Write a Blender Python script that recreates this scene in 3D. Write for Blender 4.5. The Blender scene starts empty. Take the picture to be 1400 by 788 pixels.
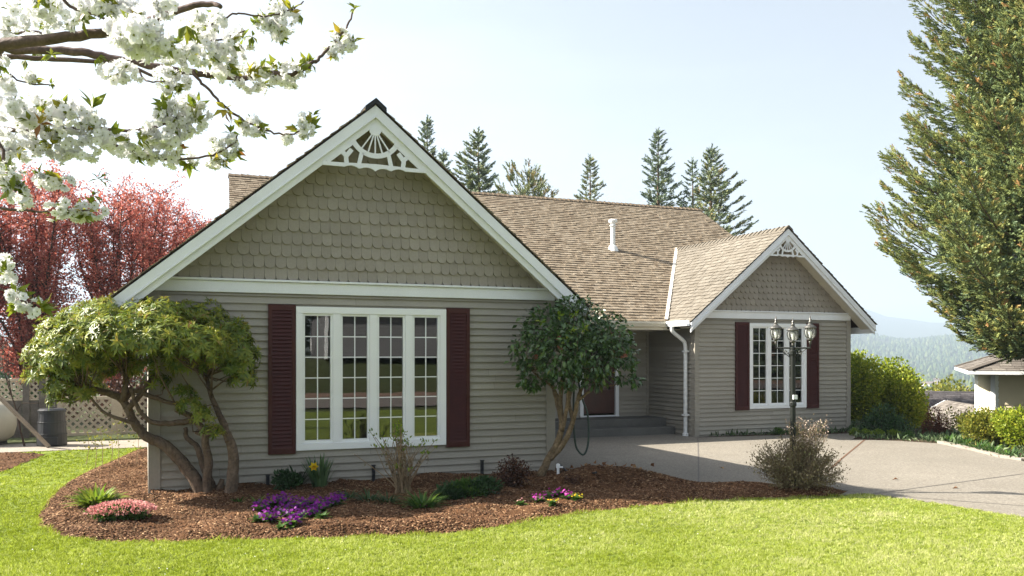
import bpy, bmesh, math, random
import numpy as np
from mathutils import Vector, Matrix

SC = bpy.context.scene
COL = SC.collection
random.seed(7)
rng = np.random.default_rng(11)
R = math.radians

# ------------------------------------------------------------------ camera, sky, sun, exposure
EYE = 1.70
FPX, PX0, HOR = 1204.0, 700.0, 485.0          # focal length and horizon of the photograph (in its pixels)
YAW = math.atan2(0.3835, 0.9235)
CY, SY = math.cos(YAW), math.sin(YAW)

cam = bpy.data.cameras.new("camera")
cam.sensor_width = 36.0
cam.lens = 36.0 * FPX / 1400.0
cam.shift_y = (HOR - 394.0) / 1400.0
cam.clip_start = 0.05
cam.clip_end = 30000
camo = bpy.data.objects.new("camera", cam)
COL.objects.link(camo)
camo.location = (0, 0, EYE)
camo.rotation_euler = (R(90), 0, -YAW)
SC.camera = camo

SUN_DIR = Vector((-1.33, 0.68, 1.13)).normalized()
SUN_EL = math.asin(SUN_DIR.z)
SUN_AZ = math.atan2(SUN_DIR.x, SUN_DIR.y)      # clockwise from +Y

world = bpy.data.worlds.new("World")
SC.world = world
world.use_nodes = True
nt = world.node_tree
bg = nt.nodes["Background"]
sky = nt.nodes.new("ShaderNodeTexSky")
sky.sky_type = 'NISHITA'
sky.sun_disc = False
sky.sun_elevation = SUN_EL
sky.sun_rotation = SUN_AZ
sky.air_density = 1.0
sky.dust_density = 4.0
sky.ozone_density = 1.0
hsv = nt.nodes.new("ShaderNodeHueSaturation")
hsv.inputs['Saturation'].default_value = 0.46
nt.links.new(sky.outputs[0], hsv.inputs['Color'])
wtc = nt.nodes.new("ShaderNodeTexCoord"); wmp = nt.nodes.new("ShaderNodeMapping"); wmp.inputs['Scale'].default_value = (1.2, 1.2, 5.0)
wnz = nt.nodes.new("ShaderNodeTexNoise"); wnz.inputs['Scale'].default_value = 1.6; wnz.inputs['Detail'].default_value = 7; wnz.inputs['Roughness'].default_value = 0.55
wmr = nt.nodes.new("ShaderNodeMapRange"); wmr.inputs[1].default_value = 0.42; wmr.inputs[2].default_value = 0.75; wmr.inputs[3].default_value = 0.0; wmr.inputs[4].default_value = 0.13
wmx = nt.nodes.new("ShaderNodeMix"); wmx.data_type = 'RGBA'; wmx.inputs[7].default_value = (9.0, 9.4, 10.2, 1)   # thin high cloud
nt.links.new(wtc.outputs['Generated'], wmp.inputs[0]); nt.links.new(wmp.outputs[0], wnz.inputs['Vector']); nt.links.new(wnz.outputs['Fac'], wmr.inputs[0])
nt.links.new(wmr.outputs[0], wmx.inputs[0]); nt.links.new(hsv.outputs[0], wmx.inputs[6])
nt.links.new(wmx.outputs[2], bg.inputs['Color'])
bg.inputs['Strength'].default_value = 0.054

sun = bpy.data.lights.new("sun", 'SUN')
sun.energy = 5.0
sun.angle = R(0.53)
sun.color = (1.0, 0.93, 0.80)
suno = bpy.data.objects.new("sun", sun)
COL.objects.link(suno)
suno.rotation_euler = (-SUN_DIR).to_track_quat('-Z', 'Y').to_euler()
suno.location = (-10, 5, 20)

SC.view_settings.view_transform = 'Standard'
SC.view_settings.look = 'None'
SC.view_settings.gamma = 1.0
SC.view_settings.use_curve_mapping = False
SC.view_settings.exposure = 2.0
try:
    SC.cycles.max_bounces = 8
    SC.cycles.transparent_max_bounces = 12
    SC.cycles.volume_bounces = 0
except Exception:
    pass

# ------------------------------------------------------------------ helpers
def ray(px, py):
    u = (px - PX0) / FPX
    v = (HOR - py) / FPX
    return Vector((SY + CY * u, CY - SY * u, v))
def on_z(px, py, z=0.0):
    d = ray(px, py); return Vector((0, 0, EYE)) + d * ((z - EYE) / d.z)
def on_y(px, py, y):
    d = ray(px, py); return Vector((0, 0, EYE)) + d * (y / d.y)
def at_d(px, py, depth):
    return Vector((0, 0, EYE)) + ray(px, py) * depth

def tag(o, label=None, cat=None, group=None, kind=None):
    if label: o["label"] = label
    if cat: o["category"] = cat
    if group: o["group"] = group
    if kind: o["kind"] = kind
    return o
def empty(name, loc=(0, 0, 0), label=None, cat=None, group=None):
    o = bpy.data.objects.new(name, None)
    COL.objects.link(o)
    o.location = loc
    o.empty_display_size = 0.2
    return tag(o, label, cat, group)
def link(name, me, mat, parent=None):
    o = bpy.data.objects.new(name, me)
    COL.objects.link(o)
    if mat is not None: me.materials.append(mat)
    if parent is not None:
        o.parent = parent
        w = wloc(parent)
        o.location = (-w.x, -w.y, -w.z)      # meshes are written in world coordinates
    return o
def wloc(o):
    v = Vector(o.location)
    while o.parent:
        o = o.parent; v = v + Vector(o.location)
    return v

class MB:
    def __init__(s): s.v = []; s.f = []; s.r = []
    def add(s, vs, fs):
        n = len(s.v); s.v += [tuple(x) for x in vs]; s.f += [tuple(i + n for i in f) for f in fs]; return s
    def box(s, x0, x1, y0, y1, z0, z1):
        return s.add([(x0,y0,z0),(x1,y0,z0),(x1,y1,z0),(x0,y1,z0),(x0,y0,z1),(x1,y0,z1),(x1,y1,z1),(x0,y1,z1)],
                     [(0,3,2,1),(4,5,6,7),(0,1,5,4),(1,2,6,5),(2,3,7,6),(3,0,4,7)])
    def prism(s, poly, off):
        """poly: closed list of 3D points, extruded by vector off"""
        n = len(poly); off = Vector(off)
        vs = [Vector(p) for p in poly]; vs += [p + off for p in vs]
        fs = [tuple(range(n))[::-1], tuple(range(n, 2*n))]
        fs += [(i, (i+1) % n, n + (i+1) % n, n + i) for i in range(n)]
        return s.add(vs, fs)
    def bar(s, a, b, w, h, up=(0, 0, 1)):
        a = Vector(a); b = Vector(b); d = (b - a).normalized()
        x = d.cross(Vector(up))
        if x.length < 1e-5: x = d.cross(Vector((1, 0, 0)))
        x.normalize(); y = x.cross(d).normalized()
        q = [x*(i*w/2) + y*(j*h/2) for i, j in ((-1,-1),(1,-1),(1,1),(-1,1))]
        return s.add([a+k for k in q] + [b+k for k in q],
                     [(0,1,2,3),(7,6,5,4),(0,4,5,1),(1,5,6,2),(2,6,7,3),(3,7,4,0)])
    def tube(s, pts, rad, n=8, cap=True):
        pts = [Vector(p) for p in pts]
        if not hasattr(rad, '__len__'): rad = [rad] * len(pts)
        vs = []; fs = []
        prev = None
        for i, p in enumerate(pts):
            d = (pts[min(i+1, len(pts)-1)] - pts[max(i-1, 0)])
            if d.length < 1e-9: d = Vector((0, 0, 1))
            d.normalize()
            if prev is None:
                x = d.orthogonal().normalized()
            else:
                x = (prev - d * prev.dot(d))
                x = x.normalized() if x.length > 1e-6 else d.orthogonal().normalized()
            prev = x
            y = d.cross(x)
            for k in range(n):
                a = 2*math.pi*k/n
                vs.append(p + (x*math.cos(a) + y*math.sin(a)) * rad[i])
        for i in range(len(pts)-1):
            for k in range(n):
                k2 = (k+1) % n
                fs.append((i*n+k, i*n+k2, (i+1)*n+k2, (i+1)*n+k))
        if cap:
            fs.append(tuple(range(n))[::-1]); fs.append(tuple((len(pts)-1)*n + k for k in range(n)))
        return s.add(vs, fs)
    def lathe(s, c, prof, n=16):
        vs = []; fs = []
        for r, z in prof:
            for k in range(n):
                a = 2*math.pi*k/n
                vs.append((c[0] + r*math.cos(a), c[1] + r*math.sin(a), c[2] + z))
        for i in range(len(prof)-1):
            for k in range(n):
                k2 = (k+1) % n
                fs.append((i*n+k, i*n+k2, (i+1)*n+k2, (i+1)*n+k))
        fs.append(tuple(range(n))[::-1]); fs.append(tuple((len(prof)-1)*n+k for k in range(n)))
        return s.add(vs, fs)
    def build(s, name, mat, parent=None, smooth=False, bevel=0, clip=None, solid=0):
        me = bpy.data.meshes.new(name)
        me.from_pydata(s.v, [], s.f)
        if s.r:
            at = me.attributes.new('rnd', 'FLOAT', 'FACE'); at.data.foreach_set('value', np.array(s.r + [.5]*(len(s.f)-len(s.r)), np.float32))
        if clip:
            bm = bmesh.new(); bm.from_mesh(me)
            for co, no in clip:
                g = bm.verts[:] + bm.edges[:] + bm.faces[:]
                bmesh.ops.bisect_plane(bm, geom=g, plane_co=co, plane_no=no, clear_outer=True)
            bm.to_mesh(me); bm.free()
        me.update()
        if smooth:
            for p in me.polygons: p.use_smooth = True
        o = link(name, me, mat, parent)
        if bevel:
            m = o.modifiers.new("bevel", 'BEVEL'); m.width = bevel; m.segments = 2; m.limit_method = 'ANGLE'; m.angle_limit = R(40)
        return o

def smooth_path(pts, k=6):
    """Catmull-Rom through the points"""
    P = [Vector(p) for p in pts]
    P = [P[0]*2 - P[1]] + P + [P[-1]*2 - P[-2]]
    out = []
    for i in range(1, len(P)-2):
        for j in range(k):
            t = j / k
            a, b, c, d = P[i-1], P[i], P[i+1], P[i+2]
            out.append(0.5*((2*b) + (c-a)*t + (2*a-5*b+4*c-d)*t*t + (3*b-a-3*c+d)*t**3))
    out.append(P[-2]); return out
def lerp_list(vals, n):
    return list(np.interp(np.linspace(0, len(vals)-1, n), range(len(vals)), vals))
def limb(mb, pts, r0, r1, n=8, k=5, wob=0.0):
    sp = smooth_path(pts, k)
    if wob:
        sp = [p + Vector((random.uniform(-wob, wob), random.uniform(-wob, wob), random.uniform(-wob, wob))) if 0 < i < len(sp)-1 else p for i, p in enumerate(sp)]
    rad = [r0 + (r1-r0) * (i/(len(sp)-1)) for i in range(len(sp))]
    mb.tube(sp, rad, n)
    return sp

# ---- numpy scatter of a small template
def norm(a): return a / np.maximum(np.linalg.norm(a, axis=-1, keepdims=True), 1e-9)
def frames(d, up):
    d = norm(d); side = np.cross(d, up)
    bad = np.linalg.norm(side, axis=1) < 1e-4
    side[bad] = np.cross(d[bad], np.array([1.0, 0.13, 0.05]))
    side = norm(side); nrm = np.cross(side, d)
    return side, d, nrm
def scatter(name, tv, tf, pos, d, up, scale, mat, parent=None, rnd=None, smooth=False, sx=None):
    tv = np.asarray(tv, float); n = len(pos); k = len(tv)
    side, d, nrm = frames(np.asarray(d, float), np.asarray(up, float))
    sc = np.broadcast_to(np.asarray(scale, float), (n,))[:, None, None]
    wx = sc if sx is None else sc * np.asarray(sx, float)[:, None, None]
    V = pos[:, None, :] + wx*tv[None, :, 0:1]*side[:, None, :] + sc*tv[None, :, 1:2]*d[:, None, :] + sc*tv[None, :, 2:3]*nrm[:, None, :]
    return np_mesh(name, V.reshape(-1, 3), tf, n, k, mat, parent, rnd, smooth)
def np_mesh(name, V, tf, n, k, mat, parent=None, rnd=None, smooth=False):
    li = np.concatenate([np.array(f) for f in tf]); cnt = np.array([len(f) for f in tf])
    loops = (li[None, :] + (np.arange(n) * k)[:, None]).ravel()
    counts = np.tile(cnt, n)
    starts = np.concatenate([[0], np.cumsum(counts)[:-1]])
    me = bpy.data.meshes.new(name)
    me.vertices.add(len(V)); me.vertices.foreach_set("co", V.astype(np.float32).ravel())
    me.loops.add(len(loops)); me.loops.foreach_set("vertex_index", loops.astype(np.int32))
    me.polygons.add(len(counts)); me.polygons.foreach_set("loop_start", starts.astype(np.int32))
    try: me.polygons.foreach_set("loop_total", counts.astype(np.int32))
    except Exception: pass
    if rnd is None: rnd = rng.random(n)
    at = me.attributes.new("rnd", 'FLOAT', 'FACE')
    at.data.foreach_set("value", np.repeat(np.asarray(rnd, float), len(tf)).astype(np.float32))
    me.update(calc_edges=True); me.validate()
    if smooth:
        me.polygons.foreach_set("use_smooth", np.ones(len(counts), bool))
    return link(name, me, mat, parent)
def leaf_t(w, fold=0.12, droop=0.1):
    return ([(0,0,0),(0,.5,0),(0,1,-droop),(-w,.45,fold),(w,.45,fold)], [(0,1,3),(1,2,3),(0,4,1),(1,4,2)])
def blade_t(w, bend=0.3):
    return ([(-w,0,0),(w,0,0),(-w*.8,.5,-bend*.2),(w*.8,.5,-bend*.2),(0,1,-bend)], [(0,1,3,2),(2,3,4)])
def diamond_t(w, fold=0.1):
    return ([(0,0,0),(w,.45,fold),(0,1,0),(-w,.45,fold)], [(0,1,2,3)])
def rand_unit(n, rg=rng):
    return norm(rg.normal(size=(n, 3)))

# ------------------------------------------------------------------ materials
MATS = {}
def M(name, col, rough=0.7, spec=0.3, noise=None, bump=None, ramp=None, trans=0.0, metal=0.0, coat=0.0, coord='Object', wave=None):
    """noise=(scale, amount[, second colour]); bump=(scale, distance); ramp=list of (pos, colour) over the per-piece value 'rnd'"""
    if name in MATS: return MATS[name]
    m = bpy.data.materials.new(name); m.use_nodes = True
    t = m.node_tree; N = t.nodes; L = t.links
    b = N["Principled BSDF"]; out = N["Material Output"]
    b.inputs['Roughness'].default_value = rough
    b.inputs['Specular IOR Level'].default_value = spec
    b.inputs['Metallic'].default_value = metal
    if coat: b.inputs['Coat Weight'].default_value = coat
    tc = N.new("ShaderNodeTexCoord")
    csock = None
    if ramp:
        a = N.new("ShaderNodeAttribute"); a.attribute_name = "rnd"
        r = N.new("ShaderNodeValToRGB")
        e = r.color_ramp.elements
        while len(e) < len(ramp): e.new(0.5)
        for i, (p, c) in enumerate(ramp):
            e[i].position = p; e[i].color = (*c, 1)
        L.new(a.outputs['Fac'], r.inputs[0]); csock = r.outputs[0]
    else:
        rgb = N.new("ShaderNodeRGB"); rgb.outputs[0].default_value = (*col, 1); csock = rgb.outputs[0]
    if noise:
        for nn in (noise if isinstance(noise, list) else [noise]):
            nz = N.new("ShaderNodeTexNoise"); nz.inputs['Scale'].default_value = nn[0]; nz.inputs['Detail'].default_value = 6
            nz.inputs['Roughness'].default_value = 0.6
            L.new(tc.outputs[coord], nz.inputs['Vector'])
            mr = N.new("ShaderNodeMapRange"); mr.inputs[1].default_value = 0.3; mr.inputs[2].default_value = 0.7
            L.new(nz.outputs['Fac'], mr.inputs[0])
            mx = N.new("ShaderNodeMix"); mx.data_type = 'RGBA'
            if len(nn) > 2:
                mr.inputs[3].default_value = 0.0; mr.inputs[4].default_value = nn[1]
                L.new(mr.outputs[0], mx.inputs[0]); L.new(csock, mx.inputs[6]); mx.inputs[7].default_value = (*nn[2], 1)
                csock = mx.outputs[2]
            else:
                mr.inputs[3].default_value = 1 - nn[1]; mr.inputs[4].default_value = 1 + nn[1]
                mx.blend_type = 'MULTIPLY'; mx.inputs[0].default_value = 1.0
                L.new(csock, mx.inputs[6]); L.new(mr.outputs[0], mx.inputs[7]); csock = mx.outputs[2]
    L.new(csock, b.inputs['Base Color'])
    if bump:
        nz = N.new("ShaderNodeTexNoise"); nz.inputs['Scale'].default_value = bump[0]; nz.inputs['Detail'].default_value = 5
        if len(bump) > 2:
            mp = N.new("ShaderNodeMapping"); mp.inputs['Scale'].default_value = bump[2]
            L.new(tc.outputs[coord], mp.inputs[0]); L.new(mp.outputs[0], nz.inputs['Vector'])
        else: L.new(tc.outputs[coord], nz.inputs['Vector'])
        bp = N.new("ShaderNodeBump"); bp.inputs['Distance'].default_value = bump[1]; bp.inputs['Strength'].default_value = 1.0
        L.new(nz.outputs['Fac'], bp.inputs['Height']); L.new(bp.outputs[0], b.inputs['Normal'])
    if trans:
        tr = N.new("ShaderNodeBsdfTranslucent"); mx = N.new("ShaderNodeMixShader"); mx.inputs[0].default_value = trans
        L.new(csock, tr.inputs['Color'])
        L.new(b.outputs[0], mx.inputs[1]); L.new(tr.outputs[0], mx.inputs[2]); L.new(mx.outputs[0], out.inputs['Surface'])
    MATS[name] = m
    return m

def glass_mat(name, ior=1.75, tint=(1, 1, 1)):
    m = bpy.data.materials.new(name); m.use_nodes = True
    t = m.node_tree; N = t.nodes; L = t.links
    N.remove(N["Principled BSDF"]); out = N["Material Output"]
    tr = N.new("ShaderNodeBsdfTransparent"); tr.inputs[0].default_value = (*tint, 1)
    gl = N.new("ShaderNodeBsdfGlossy"); gl.inputs['Roughness'].default_value = 0.0
    fr = N.new("ShaderNodeFresnel"); fr.inputs[0].default_value = ior
    nz = N.new("ShaderNodeTexNoise"); nz.inputs['Scale'].default_value = 2.2
    tc = N.new("ShaderNodeTexCoord"); L.new(tc.outputs['Object'], nz.inputs['Vector'])
    bp = N.new("ShaderNodeBump"); bp.inputs['Distance'].default_value = 0.0005; L.new(nz.outputs['Fac'], bp.inputs['Height'])
    L.new(bp.outputs[0], gl.inputs['Normal'])
    mx = N.new("ShaderNodeMixShader")
    L.new(fr.outputs[0], mx.inputs[0]); L.new(tr.outputs[0], mx.inputs[1]); L.new(gl.outputs[0], mx.inputs[2])
    L.new(mx.outputs[0], out.inputs['Surface'])
    return m

m_siding = M("painted_siding", (0.25, 0.235, 0.195), 0.6, 0.25, noise=[(0.8, 0.10), (40, 0.05)], bump=(60, 0.001, (0.15, 0.15, 1)), ramp=[(0, (0.282, 0.260, 0.220)), (1, (0.335, 0.309, 0.262))])
m_scale = M("painted_shingle", (0.25, 0.225, 0.175), 0.7, 0.2, noise=[(0.7, 0.10), (30, 0.06)], bump=(50, 0.0015),
            ramp=[(0, (0.280, 0.250, 0.211)), (0.5, (0.30, 0.268, 0.226)), (1, (0.32, 0.287, 0.242))])
m_white = M("white_paint", (0.75, 0.765, 0.785), 0.5, 0.35, noise=[(3, 0.04), (60, 0.03)], bump=(25, 0.001))
m_cream = M("cream_soffit", (0.62, 0.58, 0.48), 0.6, 0.2, noise=(6, 0.06))
m_vinyl = M("white_vinyl", (0.82, 0.83, 0.83), 0.35, 0.45)
m_metal_white = M("white_enamel", (0.74, 0.75, 0.75), 0.35, 0.5, noise=(8, 0.05))
m_maroon = M("maroon_shutter", (0.056, 0.014, 0.012), 0.5, 0.25, noise=(7, 0.12), bump=(60, 0.0008))
m_door = M("dark_red_door", (0.05, 0.014, 0.011), 0.35, 0.5, noise=(5, 0.2))
m_shake = M("cedar_shake", (0.2, 0.15, 0.1), 0.9, 0.1, noise=[(0.6, 0.06), (25, 0.15)], bump=(35, 0.004, (1, 1, 0.3)),
            ramp=[(0, (0.165, 0.128, 0.092)), (0.3, (0.205, 0.165, 0.12)), (0.8, (0.24, 0.196, 0.147)), (1, (0.275, 0.23, 0.175))])
m_shake_pale = M("weathered_shake", (0.3, 0.25, 0.19), 0.9, 0.1, noise=[(0.8, 0.1), (25, 0.12)], bump=(35, 0.004),
            ramp=[(0, (0.145, 0.128, 0.105)), (0.5, (0.165, 0.147, 0.123)), (1, (0.185, 0.167, 0.141))])
m_under = M("roof_underlay", (0.055, 0.047, 0.042), 0.9, 0.1, noise=(20, 0.2))
m_ridge = M("ridge_black", (0.03, 0.03, 0.033), 0.8, 0.2)
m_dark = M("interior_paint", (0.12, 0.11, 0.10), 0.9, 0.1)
m_curtain = M("curtain", (0.5, 0.48, 0.44), 0.9, 0.1)
m_blind = M("blind_slat", (0.6, 0.6, 0.58), 0.6, 0.2)
m_glass = glass_mat("window_glass", 1.85)
m_black = M("black_plastic", (0.018, 0.019, 0.022), 0.45, 0.4, noise=(6, 0.3))
m_iron = M("dark_iron", (0.009, 0.011, 0.009), 0.5, 0.35, noise=(30, 0.25))
m_pewter = M("pewter", (0.10, 0.097, 0.09), 0.45, 0.5, metal=0.6, noise=(30, 0.25))
m_conc = M("concrete", (0.222, 0.203, 0.173), 0.9, 0.15, noise=[(0.35, 0.16), (0.9, .35, (0.15, 0.135, 0.115)), (4, .5, (0.17, 0.15, 0.125)), (19, 0.22), (45, 0.35)], bump=(150, 0.003))
m_joint = M("joint", (0.13, 0.075, 0.05), 0.9, 0.1, noise=(30, 0.3))
m_path = M("pale_path", (0.27, 0.24, 0.205), 0.9, 0.15, noise=[(3, 0.12), (80, 0.12)], bump=(60, 0.003))
m_step = M("step_concrete", (0.12, 0.117, 0.108), 0.85, 0.15, noise=[(3, 0.12), (90, 0.15)], bump=(90, 0.003))
m_mulchbase = M("bark_soil", (0.09, 0.045, 0.022), 0.95, 0.1, noise=[(3, 0.3), (45, 0.5)], bump=(55, 0.02))
m_chip = M("bark_chip", (0.15, 0.08, 0.05), 0.9, 0.12, noise=[(0.9, 0.25), (30, 0.2)],
           ramp=[(0, (0.045, 0.022, 0.012)), (0.5, (0.125, 0.064, 0.034)), (0.88, (0.21, 0.118, 0.064)), (1, (0.36, 0.24, 0.14))])
m_bark = M("bark", (0.115, 0.08, 0.055), 0.9, 0.15, noise=[(5, 0.4), (30, 0.5), (9, .5, (0.17, 0.13, 0.10))], bump=(28, 0.03, (1, 1, 0.25)))
m_bark_tan = M("tan_bark", (0.17, 0.122, 0.072), 0.85, 0.15, noise=[(6, 0.35), (35, 0.45)], bump=(30, 0.02, (1, 1, 0.25)))
m_bark_dark = M("dark_bark", (0.055, 0.036, 0.028), 0.9, 0.15, noise=(25, 0.35), bump=(40, 0.006))
m_bark_cherry = M("cherry_bark", (0.105, 0.072, 0.062), 0.75, 0.25, noise=[(12, 0.3), (70, 0.3)], bump=(60, 0.004))
m_lattice = M("lattice_paint", (0.42, 0.36, 0.28), 0.8, 0.2, noise=[(3, 0.12), (40, 0.12)])
m_board = M("old_boards", (0.13, 0.115, 0.10), 0.85, 0.15, noise=[(4, 0.25), (50, 0.2)])
m_plank = M("grey_plank", (0.27, 0.22, 0.17), 0.85, 0.15, noise=[(4, 0.2), (60, 0.2)])
m_lawn = M("lawn_soil", (0.155, 0.20, 0.035), 0.95, 0.1, noise=[(0.7, 0.18), (9, 0.3), (90, 0.4)], bump=(70, 0.03))
m_grass = M("grass_blade", (0.1, 0.2, 0.02), 0.6, 0.2, trans=0.5,
            ramp=[(0, (0.155, 0.205, 0.008)), (0.35, (0.315, 0.38, 0.036)), (0.65, (0.46, 0.505, 0.15)), (1, (0.60, 0.58, 0.32))])

# ================================================================== THE HOUSE
house = empty("house", (5.0, 15.0, 0), "taupe one-storey house with cedar shake roof, white bargeboards and maroon shutters", "house")
YA = 11.30                      # front of the near gabled wing
XA0, XA1 = 0.05, on_y(755, 600, YA).x
YB = 15.40                      # front of the far gabled bay
XB0, XB1 = 10.50, on_y(1160, 560, YB).x
YP = 17.20                      # porch back wall
ZT0, ZT1 = 2.46, 2.63           # frieze board
RA = dict(xc=2.665, zr=4.87, s=0.83, hw=3.02, yf=10.90, yb=20.1)
RB = dict(xc=(XB0+XB1)/2 + 0.02, zr=4.40, s=0.83, hw=2.42, yf=15.0, yb=19.3)
EAVE_Y, EAVE_Z, PITCH, RIDGE_Y = 15.90, 2.41, 0.594, 21.9
RIDGE_Z = EAVE_Z + PITCH*(RIDGE_Y-EAVE_Y)
EXPO = 0.092

def siding(mb, o, ax, nrm, L, z0, z1, holes=()):
    """lap boards: o start point, ax unit along the wall, nrm outward"""
    o = Vector(o); ax = Vector(ax); nrm = Vector(nrm)
    n = int(math.ceil((z1-z0)/EXPO - 1e-6))
    for k in range(n):
        za = z0 + k*EXPO; zb = min(za+EXPO, z1); zm = (za+zb)/2
        segs = [(0.0, L)]
        for (a0, a1, b0, b1) in holes:
            if b0 < zm < b1:
                new = []
                for (p, q) in segs:
                    if a1 <= p or a0 >= q: new.append((p, q)); continue
                    if a0 > p: new.append((p, a0))
                    if a1 < q: new.append((a1, q))
                segs = new
        cut = []
        for (p, q) in segs:
            c = p + random.uniform(.6, 3.4)
            while c < q-.5: cut.append((p, c-.0012)); p = c+.0012; c = p + random.uniform(2.2, 3.6)
            cut.append((p, q))
        for (p, q) in cut:
            rv = random.random(); mb.r += [rv, rv]
            A = o + ax*p; B = o + ax*q
            dv = random.uniform(-.0012, .0012); lo = nrm*(0.031+dv); hi = nrm*0.001
            z = lambda P, h: Vector((P.x, P.y, h))
            mb.add([z(A+lo, za), z(B+lo, za), z(B+hi, zb), z(A+hi, zb), z(A+hi*0.5, za), z(B+hi*0.5, za)],
                   [(0,1,2,3), (4,5,1,0)])

def roof_clip(Rf, off=0.06):
    """keep what lies under the roof of a gable"""
    out = []
    for sg in (-1, 1):
        n = Vector((sg*Rf['s'], 0, 1)).normalized()
        out.append((Vector((Rf['xc'], 0, Rf['zr']-off)), n))
    return out

def fishscale(name, x0, x1, z0, z1, y, Rf, w, h, seed):
    rg = random.Random(seed)
    v = []; f = []; rn = []
    nrow = int((z1-z0)/h)+1
    for r in range(nrow):
        x = x0 - (r % 2)*w*.5 - rg.random()*w*.15
        while x < x1:
            ww = w*rg.uniform(.91, 1.09)
            za = z0 + r*h - 0.01 + rg.uniform(-.006, .006); zt = za + h*1.25
            cx = x + ww/2; hw = ww/2 - 0.0012
            rr = hw*0.85
            pr = [(hw, zt-za), (hw, rr)]
            for q in range(1, 5):
                a = q/5*math.pi/2
                pr.append((hw-rr+rr*math.cos(a), rr-rr*math.sin(a)))
            pr.append((hw-rr, 0))
            pts = [(p, q) for p, q in pr] + [(-p, q) for p, q in reversed(pr)]
            n = len(pts); b = len(v)
            jut = rg.uniform(0, .003)
            for (p, q) in pts:   # tilt: butt end sits proud
                v.append((cx+p, y - jut - 0.003 - 0.030*(1 - q/(zt-za)), za+q))
            for (p, q) in pts: v.append((cx+p, y - 0.001, za+q))
            f.append(tuple(range(b, b+n))[::-1]); rv = rg.random(); rn.append(rv)
            for i in range(n):
                if i in (n-1,): continue
                f.append((b+i, b+(i+1) % n, b+n+(i+1) % n, b+n+i)); rn.append(rv)
            x += ww
    me = bpy.data.meshes.new(name); me.from_pydata(v, [], f)
    at = me.attributes.new("rnd", 'FLOAT', 'FACE'); at.data.foreach_set("value", np.array(rn, np.float32))
    bm = bmesh.new(); bm.from_mesh(me)
    for co, no in roof_clip(Rf, 0.10) + [(Vector((x0, 0, 0)), Vector((-1, 0, 0))), (Vector((x1, 0, 0)), Vector((1, 0, 0)))]:
        bmesh.ops.bisect_plane(bm, geom=bm.verts[:]+bm.edges[:]+bm.faces[:], plane_co=co, plane_no=no, clear_outer=True)
    bm.to_mesh(me); bm.free()
    return link(name, me, m_scale, house)

def shakes(name, o, u, v, W, Lh, expo, wmin, wmax, mat, clip=(), seed=1, thick=0.02, parent=None):
    """o: eave corner, u along the eave, v up the slope"""
    rg = np.random.default_rng(seed)
    o = np.array(o, float); u = np.array(u, float); v = np.array(v, float)
    u /= np.linalg.norm(u); v /= np.linalg.norm(v); n = np.cross(u, v)
    if n[2] < 0: n = -n
    V = []; F = []; Rn = []
    rows = int(Lh/expo)
    for r in range(rows+1):
        x = -rg.random()*wmax
        while x < W:
            w = rg.uniform(wmin, wmax); g = rg.uniform(.003, .010)
            a0 = max(x, 0); a1 = min(x+w-g, W)
            if a1-a0 > .02:
                s0 = r*expo + rg.uniform(-.012, .012); s1 = min(s0 + expo*1.25, Lh)
                t = thick*rg.uniform(.7, 1.4)
                b = len(V)
                p = lambda q, s, hh: o + u*q + v*s + n*hh
                V += [p(a0, s0, t), p(a1, s0, t), p(a1, s1, .002), p(a0, s1, .002), p(a0, s0, 0), p(a1, s0, 0), p(a1, s1, 0), p(a0, s1, 0)]
                F += [(b, b+1, b+2, b+3), (b+4, b+5, b+1, b), (b+5, b+6, b+2, b+1), (b+7, b+4, b, b+3)]
                Rn += [rg.random()]*4
            x += w
    me = bpy.data.meshes.new(name); me.from_pydata([tuple(q) for q in V], [], F)
    at = me.attributes.new("rnd", 'FLOAT', 'FACE'); at.data.foreach_set("value", np.array(Rn, np.float32))
    if clip:
        bm = bmesh.new(); bm.from_mesh(me)
        for co, no in clip:
            bmesh.ops.bisect_plane(bm, geom=bm.verts[:]+bm.edges[:]+bm.faces[:], plane_co=co, plane_no=no, clear_outer=True)
        bm.to_mesh(me); bm.free()
    return link(name, me, mat, parent or house)

# ---------------- windows measured on the facades
def rect_on(x0, y0, x1, y1, Y):
    a = on_y(x0, y0, Y); b = on_y(x1, y1, Y)
    return a.x, b.x, b.z, a.z
wa = (on_y(404, 520, YA).x, on_y(608.5, 520, YA).x, 0.5*(on_y(404, 616, YA).z+on_y(608, 608, YA).z), 0.5*(on_y(404, 419, YA).z+on_y(608, 424, YA).z))
wb = (on_y(1023, 500, YB).x, on_y(1100.5, 500, YB).x, 0.5*(on_y(1023, 560, YB).z+on_y(1100, 556.5, YB).z), 0.5*(on_y(1023, 442, YB).z+on_y(1100, 443.5, YB).z))
print("WIN A", wa, "WIN B", wb, "XA", XA0, XA1, "XB", XB0, XB1)

# ---------------- walls
BOT = -0.15
w = MB()
siding(w, (XA0, YA, 0), (1,0,0), (0,-1,0), XA1-XA0, BOT, ZT0, [(wa[0]-XA0+.05, wa[1]-XA0-.05, wa[2]+.03, wa[3]-.03)])
siding(w, (XA0, YA, 0), (0,1,0), (-1,0,0), 8.8, BOT, 2.45)
siding(w, (XA1, YA, 0), (0,1,0), (1,0,0), YP-YA, BOT, 2.45)
w.build("wing_siding", m_siding, house)
w = MB()
siding(w, (XB0, YB, 0), (1,0,0), (0,-1,0), XB1-XB0, BOT, ZT0, [(wb[0]-XB0+.05, wb[1]-XB0-.05, wb[2]+.03, wb[3]-.03)])
siding(w, (XB0, YB, 0), (0,1,0), (-1,0,0), YP-YB, BOT, 2.45)
siding(w, (XB1, YB, 0), (0,1,0), (1,0,0), 12.4, BOT, 2.45)
w.build("bay_siding", m_siding, house)
DX0, DX1 = on_y(797, 540, YP).x, on_y(840, 540, YP).x
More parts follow.
